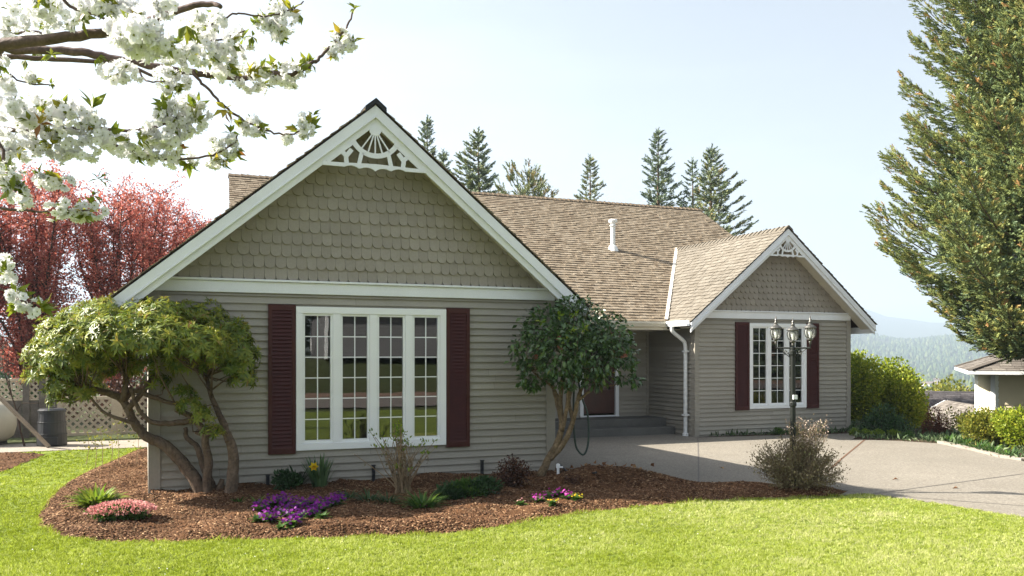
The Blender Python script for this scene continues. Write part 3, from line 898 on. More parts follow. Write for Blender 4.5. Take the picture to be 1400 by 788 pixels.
# distance to the outline makes the rim sink into the lawn
bp_ = np.array(fe + back_edge)
D2 = np.full(GX.size, 1e9); gxr, gyr = GX.ravel(), GY.ravel()
for a, b in zip(bp_[:-1], bp_[1:]):
    dx, dy = b-a; L2 = dx*dx+dy*dy+1e-12
    t = np.clip(((gxr-a[0])*dx+(gyr-a[1])*dy)/L2, 0, 1)
    D2 = np.minimum(D2, np.hypot(gxr-a[0]-t*dx, gyr-a[1]-t*dy))
rim = np.clip(D2.reshape(GX.shape)/.25, 0, 1)
GZ = -.02 + (mound(GX, GY)+.02)*rim + .012*rng.normal(size=GX.shape)*rim
vid = -np.ones(GX.shape, int); vid[ins] = np.arange(ins.sum())
vv = np.stack([GX[ins], GY[ins], GZ[ins]], -1)
ff = []
for i in range(len(gx)-1):
    for j in range(len(gy)-1):
        q = (vid[i,j], vid[i+1,j], vid[i+1,j+1], vid[i,j+1])
        if min(q) >= 0: ff.append(q)
me = bpy.data.meshes.new("mulch_bed"); me.from_pydata([tuple(p) for p in vv], [], ff)
for p in me.polygons: p.use_smooth = True
tag(link("mulch_bed", me, m_mulchbase), kind="structure")
sheet("mulch_margin", bed, -.009, m_mulchbase)
def bedz(x, y): return float(mound(np.array([x]), np.array([y]))[0])

def chips(name, poly, n, x0, x1, y0, y1, zf, seed):
    rg = np.random.default_rng(seed)
    x = rg.uniform(x0, x1, n*6); y = rg.uniform(y0, y1, n*6)
    k = pip(poly, x, y); x, y = x[k][:n], y[k][:n]
    n = len(x)
    d = rg.normal(size=(n,3)); d[:,2] *= .2
    up = rg.normal(size=(n,3))*.45 + np.array([0,0,1])
    tv = [(-.5,-.5,0),(.5,-.45,0),(.42,.5,.02),(-.4,.42,0),(-.5,-.5,.12),(.5,-.45,.12),(.42,.5,.15),(-.4,.42,.12)]
    tf = [(4,5,6,7),(0,1,5,4),(1,2,6,5),(2,3,7,6),(3,0,4,7)]
    s = rg.uniform(.012, .040, n)
    o = scatter(name, tv, tf, np.stack([x, y, zf(x, y)], -1), d, up, s, m_chip, rnd=rg.random(n), sx=rg.uniform(.25, .6, n))
    return tag(o, kind="stuff")
def spill(x, y): return x*0 + .004
_be = [(a, b) for a, b in back_edge]
chips("spilled_bark", _be + [(a, b + .16) for a, b in _be[::-1]], 260, XA1, 9.5, 7.5, 12.5, spill, 78)
def zbed(x, y):
    d = np.full(len(x), 1e9)
    for a, b in zip(bp_[:-1], bp_[1:]):
        dx, dy = b-a; t = np.clip(((x-a[0])*dx+(y-a[1])*dy)/(dx*dx+dy*dy+1e-12), 0, 1)
        d = np.minimum(d, np.hypot(x-a[0]-t*dx, y-a[1]-t*dy))
    return -.015 + (mound(x, y)+.02)*np.clip(d/.25, 0, 1)
chips("bark_chips", bed, 95000, -2.2, 9.6, 6.2, 17.0, zbed, 5)
chips("bark_chips", [(-4.6, 12.0)] + gpx([(0, 646), (62, 621)]) + [(-2.1, path_y-.03), (-6.0, path_y-.03), (-6.0, 12.0)], 5000, -6, -1.5, 11, 17.5, lambda x, y: x*0+.005, 6)

# ---------------- grass
def grass(name, poly, n_target, seed):
    rg = np.random.default_rng(seed)
    # sample in depth and bearing so that the density falls with distance
    N = n_target*3
    dep = 1/rg.uniform(1/19.0, 1/6.1, N)
    uu = rg.uniform(-.74, .74, N)
    x = dep*(SY + CY*uu); y = dep*(CY - SY*uu)
    k = pip(poly, x, y); x, y, dep = x[k][:n_target], y[k][:n_target], dep[k][:n_target]
    n = len(x); print("grass blades", n)
    # gather the blades into tufts
    nt_ = n//9; own = rg.integers(0, nt_, n); tx, ty, td = x[:nt_].copy(), y[:nt_].copy(), dep[:nt_].copy()
    own[:nt_] = np.arange(nt_)
    x = tx[own] + rg.normal(size=n)*.011*np.sqrt(td[own]/7); y = ty[own] + rg.normal(size=n)*.011*np.sqrt(td[own]/7); dep = td[own]
    k = pip(poly, x, y); x, y, dep, own = x[k], y[k], dep[k], own[k]; n = len(x)
    th = rg.uniform(.65, 1.35, nt_)[own]; tr = rg.normal(size=nt_)[own]; tl = rg.normal(size=(nt_,2))[own]*.3
    def vnoise(sc, sd):
        T = np.random.default_rng(sd).random((256, 256)); u_, v_ = x/sc+50, y/sc+50
        i, j = np.floor(u_).astype(int), np.floor(v_).astype(int); fu, fv = u_-i, v_-j
        fu = fu*fu*(3-2*fu); fv = fv*fv*(3-2*fv); i %= 255; j %= 255
        return (T[i,j]*(1-fu)+T[i+1,j]*fu)*(1-fv) + (T[i,j+1]*(1-fu)+T[i+1,j+1]*fu)*fv
    patch = np.clip(.5 + 1.1*(.6*vnoise(.9, 1)+.4*vnoise(.33, 2)-.5), 0, 1)
    fine = np.clip(.5 + 1.3*(.5*vnoise(.13, 3)+.5*vnoise(.055, 4)-.5), 0, 1)
    lean = rg.normal(size=(n,3))*.55; lean[:,2] = 1
    lean[:,:2] += tl
    wide = np.clip(dep/7.0, 1, 2.2)
    s = rg.uniform(.016, .033, n)*th*(.85+.3*patch)
    tv, tf = blade_t(.5, .35)
    rn = np.clip(.2 + .36*patch + .16*(fine-.5) + .12*tr + rg.normal(size=n)*.14 + .2*np.clip((x-2.2)/4, -1, 1), 0, 1)
    dry = np.exp(-((x-on_z(1085,765).x)**2+(y-on_z(1085,765).y)**2)/.012) + np.exp(-((x-on_z(1205,703).x)**2+(y-on_z(1205,703).y)**2)/.03)
    rn = np.clip(rn + .6*dry*rg.random(n), 0, 1)
    up = rg.normal(size=(n,3)); up[:,2] *= .1
    o = scatter(name, tv, tf, np.stack([x, y, np.full(n, -.012)], -1), lean, up, s, m_grass, rnd=rn, sx=.0042*wide*rg.uniform(.7,1.3,n)/s)
    return tag(o, kind="stuff")
grass("grass", lawn, 420000, 9)
# ragged longer blades hanging over the bed's edge
ngr = np.random.default_rng(12); ep = np.array(fe); seg = ngr.integers(0, len(ep)-1, 5200); tt_ = ngr.random((5200,1))
pe = ep[seg]*(1-tt_) + ep[seg+1]*tt_ + ngr.normal(size=(5200,2))*.018
ragg = np.clip(.6+.5*np.sin(seg*1.7)+.4*np.sin(seg*.61), .25, 1.5)
le = ngr.normal(size=(5200,3))*.6; le[:,2] = .9
ls_ = ngr.uniform(.025, .06, 5200)*ragg
tag(scatter("edge_grass", *blade_t(.5, .4), np.column_stack([pe, np.full(5200, -.012)]), le, ngr.normal(size=(5200,3))*np.array([1,1,.1]), ls_, m_grass, rnd=np.clip(ngr.normal(.3,.17,5200),0,1), sx=.0055/ls_), kind="stuff")

# ================================================================== DISTANCE
HAZE = True
m_far = M("far_foliage", (0.04, 0.07, 0.03), .9, .1, ramp=[(0, (0.03, 0.05, 0.025)), (.6, (0.05, 0.08, 0.03)), (1, (0.11, 0.13, 0.05))])
def forest(name, n, r0, r1, a0, a1, h0, h1, seed, gap=None):
    rg = np.random.default_rng(seed)
    r = np.sqrt(rg.uniform(r0*r0, r1*r1, n)); a = np.radians(rg.uniform(a0, a1, n))
    x, y = r*np.sin(a), r*np.cos(a)
    dens = .5+.5*np.sin(x*.011+1.3*np.sin(y*.006))*np.sin(y*.013)
    k = dens > rg.random(n)*.7 if gap is None else gap(x, y, r)
    x, y = x[k], y[k]; n = len(x)
    # jagged crown: stacked rings
    tv = []; tf = []; ns = 7
    rs = np.random.default_rng(1)
    for i, (rr, zz) in enumerate([(.18,.0),(.42,.12),(.36,.4),(.24,.66),(.04,1.0)]):
        for q in range(ns):
            a = 2*np.pi*q/ns; e = rr*rs.uniform(.7, 1.25); tv.append((e*np.cos(a), zz*rs.uniform(.92, 1.06), e*np.sin(a)))
    for i in range(4):
        for q in range(ns): tf.append((i*ns+q, i*ns+(q+1)%ns, (i+1)*ns+(q+1)%ns, (i+1)*ns+q))
    up = rg.normal(size=(n,3)); up[:,2] = 0
    h = rg.uniform(h0, h1, n)
    d = np.tile([0,0,1.0], (n,1))
    o = scatter(name, tv, tf, np.stack([x, y, hgt(x, y)-.5], -1), d, up, h, m_far, rnd=rg.random(n), sx=rg.uniform(.45, 1.1, n))
    return tag(o, kind="stuff")
forest("valley_woodland", 22000, 1000, 3300, 30, 60, 5, 13, 1)
forest("valley_woodland", 700, 430, 1100, 34, 60, 4, 9, 2, lambda x, y, r: np.sin(r*.02+x*.01) > .1)
forest("rear_woodland", 500, 130, 420, -70, 32, 8, 15, 3)
# town roofs in the valley
m_rooftown = M("town_roof", (.2,.15,.13), .8, .2)
m_walltown = M("town_wall", (.6,.57,.52), .8, .2)
rg = random.Random(4)
town_cols = ["grey", "brown", "red", "dark"]
for i in range(16):
    px = 1168 + (i*37 % 150); r = 520 + rg.random()*650
    az = math.atan2(ray(px, 500).x, ray(px, 500).y); x, y = r*math.sin(az), r*math.cos(az); z = hz(x, y)
    w_, l_, h_ = rg.uniform(5, 8), rg.uniform(8, 16), rg.uniform(3.5, 6)
    root = empty("valley_house", (x, y, z), "small pale house with a pitched roof far off in the hazy valley town", "house", "houses of the distant valley town")
    a = rg.random()*math.pi; ux = Vector((math.cos(a), math.sin(a), 0)); uy = Vector((-math.sin(a), math.cos(a), 0)); c = Vector((x, y, z))
    m = MB(); m.prism([c-ux*w_-uy*l_/2, c+ux*w_-uy*l_/2, c+ux*w_+uy*l_/2, c-ux*w_+uy*l_/2], (0, 0, h_)); m.build("wall", m_walltown, root)
    m = MB(); e = Vector((0,0,h_+.02)); m.prism([c+e-ux*(w_+.4)-uy*(l_/2+.4), c+e-ux*(w_+.4)+uy*(l_/2+.4), c+e-ux*(w_+.4)+Vector((0,0,2.6))], ux*(2*w_+.8)); m.build("roof", m_rooftown, root)

if HAZE:
    hb = MB(); hb.box(-5700, 5700, -5700, 5700, -75, 420)
    mh = bpy.data.materials.new("haze_air"); mh.use_nodes = True
    t = mh.node_tree; t.nodes.remove(t.nodes["Principled BSDF"])
    pv = t.nodes.new("ShaderNodeVolumePrincipled"); pv.inputs['Color'].default_value = (.66, .81, 1, 1); pv.inputs['Density'].default_value = 0.0004
    pv.inputs['Anisotropy'].default_value = 0.2
    t.links.new(pv.outputs[0], t.nodes["Material Output"].inputs['Volume'])
    tag(hb.build("haze", mh), kind="stuff")

# ================================================================== PLANTS AND THINGS
def to_np(lst): return np.array([tuple(p) for p in lst], float)
def part_scatter(name, t, pos, d, up, s, mat, parent, rnd=None, sx=None):
    return scatter(name, t[0], t[1], pos, d, up, s, mat, parent, rnd, sx=sx)

m_rhodo = M("rhododendron_leaf", (0,0,0), .42, .4, trans=.30, ramp=[(0, (0.05,0.095,0.010)), (.45, (0.15,0.20,0.020)), (.8, (0.28,0.30,0.035)), (.93, (0.34,0.32,0.045)), (1, (0.20,0.10,0.05))])
m_camel = M("camellia_leaf", (0,0,0), .32, .55, trans=.12, ramp=[(0, (0.022,0.055,0.014)), (.6, (0.055,0.11,0.024)), (.93, (0.10,0.16,0.03)), (1, (0.13,0.16,0.03))])
m_plum = M("plum_leaf", (0,0,0), .5, .3, trans=.5, ramp=[(0, (0.22,0.05,0.055)), (.4, (0.48,0.14,0.105)), (.8, (0.62,0.26,0.18)), (1, (0.66,0.38,0.26))])
m_conif = M("conifer_needle", (0,0,0), .6, .25, trans=.2, ramp=[(0, (0.08,0.135,0.095)), (.38, (0.155,0.21,0.09)), (.76, (0.25,0.275,0.08)), (.94, (0.36,0.29,0.09)), (1, (0.44,0.26,0.11))])
m_fir = M("fir_needle", (0,0,0), .6, .25, trans=.15, ramp=[(0, (0.075,0.12,0.09)), (.5, (0.145,0.19,0.10)), (.85, (0.22,0.23,0.075)), (1, (0.29,0.22,0.09))])
m_petal = M("white_petal", (0,0,0), .6, .2, trans=.30, ramp=[(0, (.82,.82,.82)), (.8, (.88,.88,.88)), (1, (.82,.82,.76))])
m_cherryleaf = M("cherry_leaf", (0,0,0), .45, .4, trans=.42, ramp=[(0, (0.10,0.145,0.016)), (.5, (0.21,0.25,0.022)), (.8, (0.36,0.32,0.03)), (.93, (0.40,0.26,0.03)), (1, (0.28,0.12,0.03))])
m_hedge = M("hedge_leaf", (0,0,0), .5, .3, trans=.4, ramp=[(0, (0.08,0.14,0.012)), (.5, (0.22,0.28,0.020)), (1, (0.42,0.42,0.045))])
m_green = M("fresh_leaf", (0,0,0), .5, .3, trans=.35, ramp=[(0, (0.03,0.085,0.015)), (.6, (0.07,0.15,0.025)), (1, (0.14,0.22,0.04))])
m_lime = M("lime_leaf", (0,0,0), .5, .3, trans=.4, ramp=[(0, (0.09,0.17,0.015)), (.6, (0.18,0.26,0.02)), (1, (0.30,0.34,0.05))])
m_dkgreen = M("shade_leaf", (0,0,0), .5, .3, trans=.2, ramp=[(0, (0.015,0.045,0.016)), (1, (0.05,0.10,0.03))])
m_redleaf = M("bronze_leaf", (0,0,0), .5, .3, trans=.2, ramp=[(0, (0.035,0.016,0.012)), (.6, (0.075,0.034,0.022)), (1, (0.14,0.08,0.04))])
m_dry = M("dry_leaf", (0,0,0), .8, .15, trans=.2, ramp=[(0, (0.11,0.085,0.05)), (.5, (0.20,0.165,0.095)), (.8, (0.27,0.235,0.14)), (1, (0.15,0.19,0.07))])
m_gold = M("gold_leaf", (0,0,0), .5, .3, trans=.4, ramp=[(0, (0.07,0.10,0.015)), (.5, (0.17,0.19,0.025)), (1, (0.34,0.29,0.04))])
m_twig = M("beige_twig", (0.25,0.18,0.11), .85, .15, noise=(30, .3))
m_twigdk = M("dark_twig", (0.075,0.05,0.04), .85, .15, noise=(30, .3))
m_purple = M("purple_petal", (0,0,0), .5, .2, trans=.3, ramp=[(0, (0.07,0.004,0.12)), (.6, (0.15,0.010,0.20)), (1, (0.26,0.016,0.27))])
m_magenta = M("magenta_petal", (0,0,0), .5, .2, trans=.3, ramp=[(0, (0.38,0.02,0.28)), (.7, (0.55,0.04,0.40)), (1, (0.65,0.25,0.45))])
m_pink = M("pink_petal", (0,0,0), .6, .2, trans=.3, ramp=[(0, (0.50,0.16,0.18)), (.5, (0.66,0.28,0.28)), (1, (0.74,0.48,0.40))])
m_yellow = M("yellow_petal", (0,0,0), .5, .2, trans=.3, ramp=[(0, (0.70,0.44,0.01)), (1, (0.80,0.62,0.03))])

def twiggy(mb, tips, base, r0, r1, rg, n=4, bow=.25):
    for t in tips:
        b = Vector(base(t)) if callable(base) else Vector(base)
        t = Vector(t); mid = (b+t)/2 + Vector((rg.uniform(-1,1), rg.uniform(-1,1), rg.uniform(-.3,1)))*bow*(t-b).length*.3
        mb.tube([b, (b+mid)/2+Vector((0,0,.02)), mid, (mid+t)/2, t], [r0, r0*.85, (r0+r1)/2, r1*1.3, r1], n)

# ------------------------------------------------------------------ rhododendron by the near wing's corner
rho = empty("rhododendron", on_z(285, 680).to_tuple(), "big spreading rhododendron with glossy leaves on bent bare trunks at the house corner", "shrub")
def PX(lst, d):
    if not hasattr(d, '__len__'): d = [d]*len(lst)
    d = lerp_list(list(d), len(lst))
    return [at_d(a, b, k) for (a, b), k in zip(lst, d)]
tb = MB()
T1 = limb(tb, PX([(279,683),(266,656),(242,625),(220,606),(200,597),(184,579),(168,548),(140,535),(110,528)], (10.45, 10.3, 10.2)), .085, .03, 9, 4, .006)
T2 = limb(tb, PX([(284,683),(283,655),(285,631),(281,608),(278,590),(262,570),(240,560)], (10.4, 10.25)), .058, .03, 8, 4, .005)
T3 = limb(tb, PX([(314,682),(318,655),(319,628),(315,604),(303,588),(281,594),(268,590)], (10.35, 10.3)), .078, .032, 9, 4, .005)
T3b = limb(tb, PX([(313,604),(304,575),(290,545),(280,505)], (10.3, 10.4)), .05, .02, 7, 4, .006)
T4 = limb(tb, PX([(296,680),(286,655),(276,633),(270,612),(256,600),(253,585)], (10.5, 10.45)), .05, .025, 7, 4, .006)
T5 = limb(tb, PX([(291,684),(300,668),(304,655)], (10.45, 10.5)), .06, .03, 7, 4)
T6 = limb(tb, PX([(281,572),(250,577),(225,579),(205,576),(190,560),(178,530)], (10.3, 10.2)), .04, .02, 7, 4, .005)
T7 = limb(tb, PX([(168,548),(185,535),(215,545),(240,552),(262,545)], (10.25, 10.4)), .035, .02, 7, 4, .005)
T8 = limb(tb, PX([(168,548),(172,520),(165,490),(150,465)], (10.2, 10.3)), .04, .015, 7, 4, .006)
T9 = limb(tb, PX([(184,579),(160,572),(140,562),(125,545),(105,525)], (10.15, 10.0)), .025, .012, 6, 4, .005)
T10 = limb(tb, PX([(175,560),(200,530),(215,500),(225,470)], (10.2, 10.6)), .035, .014, 7, 4, .006)
rng_r = np.random.default_rng(21); rr = random.Random(21)
lobes = [(72,488,34,10.1),(90,470,38,10.3),(84,530,20,9.95),(100,500,36,9.95),(112,450,38,10.6),(150,440,38,10.7),(140,478,42,10.0),(185,425,36,10.8),
         (185,465,42,10.15),(228,425,36,10.7),(230,462,42,10.2),(272,438,34,10.6),(275,470,40,10.15),(312,455,28,10.45),(322,482,28,10.3),(325,505,22,10.25),(205,500,32,10.3),(258,500,30,10.25),(165,505,30,10.4),(250,450,34,10.5),(290,452,30,10.5),(205,415,24,10.75),(245,412,22,10.75),(84,455,30,10.5),(120,470,44,9.55),(170,465,46,9.4),(220,468,44,9.5),(265,478,38,9.65),(100,490,34,9.65),(145,440,34,9.9),(185,440,34,9.95),(222,436,32,9.9),(160,455,34,9.95),(60,515,22,9.9),(108,538,18,9.95),(95,510,26,9.9),(85,545,16,9.95),(338,492,18,10.3),(330,520,18,10.3),(300,490,28,10.3),(235,440,34,10.4),(212,520,18,10.4),(130,495,30,9.95),
         (120,525,22,10.4),(295,500,26,10.3),(262,556,17,10.15),(278,572,15,10.1),(290,590,12,10.1),(250,540,15,10.2),
         (115,440,30,11.6),(165,430,30,11.7),(85,470,30,11.3),(80,452,20,10.8)]
wp = []; wd = []
for (px, py, r, D) in lobes:
    c = np.array(at_d(px, py, D)); R_ = r/FPX*D
    n = int(95*(r/36)**2)
    q = rand_unit(n, rng_r); q[:,2] = np.abs(q[:,2])*1.0 - .55*rng_r.random(n)
    q = norm(q)
    rad = R_*rng_r.uniform(.72, 1.06, n)[:,None]
    wp.append(c + q*rad*np.array([1.08, 1.0, .88])); wd.append(q + np.array([0,0,.35]))
wp = np.concatenate(wp); wd = norm(np.concatenate(wd))
keep = (wp[:,1] < YA-.10) | (wp[:,0] < XA0-.12)
wp, wd = wp[keep], wd[keep]
LP, LD, LU, LS, LR = [], [], [], [], []
for i in range(len(wp)):
    m = rng_r.integers(7, 12)
    s_, d_, n_ = frames(wd[i:i+1], rng_r.normal(size=(1,3)))
    a = np.linspace(0, 2*np.pi, m, endpoint=False) + rng_r.random()*6
    el = rng_r.uniform(-.25, .55, m)
    dirs = (np.cos(a)*np.cos(el))[:,None]*s_ + (np.sin(a)*np.cos(el))[:,None]*n_ + np.sin(el)[:,None]*d_
    dirs[:,2] -= .06
    LP.append(np.repeat(wp[i:i+1], m, 0)); LD.append(dirs); LU.append(np.repeat(wd[i:i+1], m, 0)); LS.append(rng_r.uniform(.06, .105, m))
    base = rng_r.random()
    LR.append(np.clip(.2+.62*base + rng_r.normal(size=m)*.15, 0, .97))
    if rng_r.random() < .5:   # upright young leaves
        k = 4
        LP.append(np.repeat(wp[i:i+1], k, 0)); LD.append(wd[i:i+1] + rng_r.normal(size=(k,3))*.3); LU.append(rng_r.normal(size=(k,3))); LS.append(rng_r.uniform(.04, .07, k)); LR.append(rng_r.uniform(.75, 1, k))
LP, LD, LU, LS, LR = map(np.concatenate, (LP, LD, LU, LS, LR))
print("rhodo leaves", len(LP))
fw = MB()
allt = [p for T in (T1[14:], T3b[5:], T6[8:], T7, T8[3:], T9[4:], T10[3:], T2[14:]) for p in T]
for i in rng_r.choice(len(wp), 190, replace=False):
    p = Vector(wp[i]); b = min(allt, key=lambda q: (q-p).length + .6*max(0, q.z-p.z) + rr.uniform(0,.25))
    mid = (b+p)/2 + Vector((rr.uniform(-.05,.05), rr.uniform(-.05,.05), rr.uniform(-.08,.02)))
    tb.tube([b, (b*.6+mid*.4), mid, p], [.013, .010, .008, .004], 5)
tb.build("trunk", m_bark, rho, smooth=True)
part_scatter("crown", leaf_t(.145, .05, .2), LP, LD, LU, LS, m_rhodo, rho, LR)

# ------------------------------------------------------------------ camellia by the porch
cme = empty("camellia_tree", at_d(742, 646, 11.9).to_tuple(), "small round evergreen tree on slender forked trunks beside the porch", "tree")
tb = MB()
C1 = limb(tb, PX([(738,652),(748,632),(762,606),(768,580),(766,550),(770,515),(778,480)], (11.85, 11.9)), .062, .022, 8, 4, .006)
C2 = limb(tb, PX([(752,628),(772,604),(784,575),(790,548),(800,520),(812,500)], (11.85, 11.8)), .045, .018, 8, 4, .006)
C3 = limb(tb, PX([(768,580),(760,545),(752,515),(742,495)], (11.9, 12.0)), .03, .014, 7, 4, .005)
C4 = limb(tb, PX([(768,590),(775,560),(778,530),(790,500)], (11.85, 11.7)), .032, .014, 7, 4, .005)
C5 = limb(tb, PX([(784,575),(778,548),(785,520),(775,498)], (11.85, 12.0)), .028, .012, 7, 4, .005)
C6 = limb(tb, PX([(790,548),(812,530),(830,510),(845,490)], (11.8, 11.8)), .022, .010, 6, 4, .005)
C7 = limb(tb, PX([(766,550),(755,530),(735,515),(722,500)], (11.9, 11.7)), .02, .010, 6, 4, .005)
C8 = limb(tb, PX([(800,520),(830,528),(850,524),(868,520)], (11.8, 11.6)), .010, .004, 5, 4, .004)
rc = np.random.default_rng(31)
lob = [(745,450,34,11.7),(790,440,36,11.7),(832,455,30,11.8),(725,480,28,11.7),(765,480,40,11.45),(810,485,38,11.5),(848,480,24,11.7),(735,508,24,11.75),(772,508,26,11.6),(812,512,22,11.7),(750,445,30,12.2),(800,445,34,12.3),(840,470,26,12.2),
       (780,425,22,11.8),(718,520,9,11.7),(868,520,8,11.6),(860,497,9,11.6),(852,518,7,11.6),(728,527,8,11.75)]
P_, D_, S_, R__ = [], [], [], []
for (px, py, r, D) in lob:
    c = np.array(at_d(px, py, D)); R_ = r/FPX*D; n = int(430*(r/34)**2)+ (25 if r < 12 else 0)
    q = rand_unit(n, rc)
    rad = R_*rc.uniform(.45, 1.05, n)**.6*np.where(rc.random(n) < .07, rc.uniform(1.0, 1.3, n), 1)
    P_.append(c + q*rad[:,None]*np.array([1,1,.92])); d = q*.8 + rc.normal(size=(n,3))*.6; d[:,2] -= .45; D_.append(d)
    S_.append(rc.uniform(.06, .10, n)); R__.append(np.clip(rc.beta(2,2.2,n)*.95 + (rc.random(n) < .02)*.5, 0, 1))
P_, D_, S_, R__ = map(np.concatenate, (P_, D_, S_, R__))
k = (P_[:,1] < YA-.08) | (P_[:,0] > XA1+.1)
part_scatter("crown", leaf_t(.26, .07, .15), P_[k], D_[k], rc.normal(size=(k.sum(),3))*.5+np.array([0,-.2,1]), S_[k], m_camel, cme, R__[k])
tips = P_[rc.choice(np.where(k)[0], 70, replace=False)]
allt = C1[12:]+C2[10:]+C3[6:]+C4[6:]+C5[6:]+C6[5:]+C7[6:]
for p in tips:
    p = Vector(p); b = min(allt, key=lambda q: (q-p).length)
    tb.tube([b, (b+p)/2+Vector((0,0,-.03)), p], [.009, .006, .003], 5)
tb.build("trunk", m_bark_tan, cme, smooth=True)
# spent blossoms and yellow young leaves
def rosette(mb_name, spots, s, mat, parent, n=14, seed=1, w=.3):
    rg = np.random.default_rng(seed); pos = np.repeat(to_np(spots), n, 0)
    d = rand_unit(len(pos), rg); d[:,1] -= .6
    return part_scatter(mb_name, diamond_t(w, .15), pos, d, rand_unit(len(pos), rg), s*rg.uniform(.7,1.2,len(pos)), mat, parent, rg.random(len(pos)))
rosette("blossom", [at_d(a, b, 11.35) for a, b in ((763,463),(766,476),(732,488),(853,487))], .05, M("faded_pink", (0,0,0), .7, .2, trans=.2, ramp=[(0,(.22,.07,.05)),(1,(.36,.17,.12))]), cme, 16, 3)
rosette("leaves", [at_d(a, b, 11.3) for a, b in ((764,432),(798,450),(780,452),(786,430),(775,465),(740,440))], .085, m_lime, cme, 7, 4, .2)

# ------------------------------------------------------------------ cherry tree, its blossom reaching in from the left
ch = empty("cherry_tree", (-2.9, 3.4, -.02), "white-blossomed cherry tree reaching its boughs over the lawn and in front of the plum trees", "tree")
tb = MB()
root_top = Vector((-2.75, 3.5, 1.9))
limb(tb, [(-2.9,3.4,-.1), (-2.88,3.42,.6), (-2.8,3.45,1.3), root_top], .15, .11, 12, 4, .004)
rch = random.Random(41); nch = np.random.default_rng(41)
def cbranch(pts, D, r0, r1, from_root=False, k=5):
    P = PX(pts, D)
    if from_root: P = [root_top, root_top.lerp(P[0], .45)+Vector((0,0,.22))] + P
    return limb(tb, P, r0*.72, r1*.9, 7, k, .0035)
B1 = cbranch([(-60,74),(0,62),(60,55),(138,45),(185,35),(235,17),(285,5),(302,10)], (3.3, 3.2), .042, .009, True)
B2 = cbranch([(-60,64),(20,68),(100,71),(150,79),(215,92),(265,100),(295,104),(330,108),(362,100),(400,102),(425,88),(440,76),(462,52),(475,35),(487,8)], (3.5, 3.9), .030, .004, True)
B3 = cbranch([(-60,76),(0,77),(60,80),(120,84),(170,90),(215,105)], (3.7, 3.8), .024, .007, True)
B4 = cbranch([(262,99),(280,118),(300,139),(320,156),(345,171),(375,182),(402,183),(420,168)], (3.62, 3.7), .009, .0035)
B5 = cbranch([(-60,165),(0,176),(50,180),(110,176),(165,178),(208,176),(245,160)], (3.4, 3.5), .018, .005, True)
B6 = cbranch([(90,176),(150,196),(195,211),(240,218),(290,212),(320,196),(325,185)], (3.5, 3.6), .010, .003)
B7 = cbranch([(60,-40),(92,4),(110,14),(143,26)], (3.1, 3.1), .009, .005)
B8 = cbranch([(270,40),(310,24),(330,18),(360,23),(395,15),(415,2)], (3.4, 3.5), .006, .003)
B9 = cbranch([(-50,120),(0,198),(6,222),(14,245),(22,262)], (3.2, 3.2), .010, .005)
B10 = cbranch([(-50,270),(0,284),(30,288),(60,290),(90,292),(135,285)], (3.3, 3.4), .009, .003)
B11 = cbranch([(-50,360),(0,395),(20,408),(45,415)], (3.3, 3.3), .007, .003)
B12 = cbranch([(-50,20),(10,45),(40,42),(70,50)], (3.9, 3.9), .010, .005)
B13 = cbranch([(-50,90),(0,95),(30,112),(75,118)], (3.8, 3.8), .008, .003)
B14 = cbranch([(185,92),(200,110),(225,112)], (3.5, 3.4), .006, .003)
B15 = cbranch([(260,60),(285,58),(315,50),(335,42)], (3.5, 3.5), .006, .003)
tb.build("trunk", m_bark_cherry, ch, smooth=True)
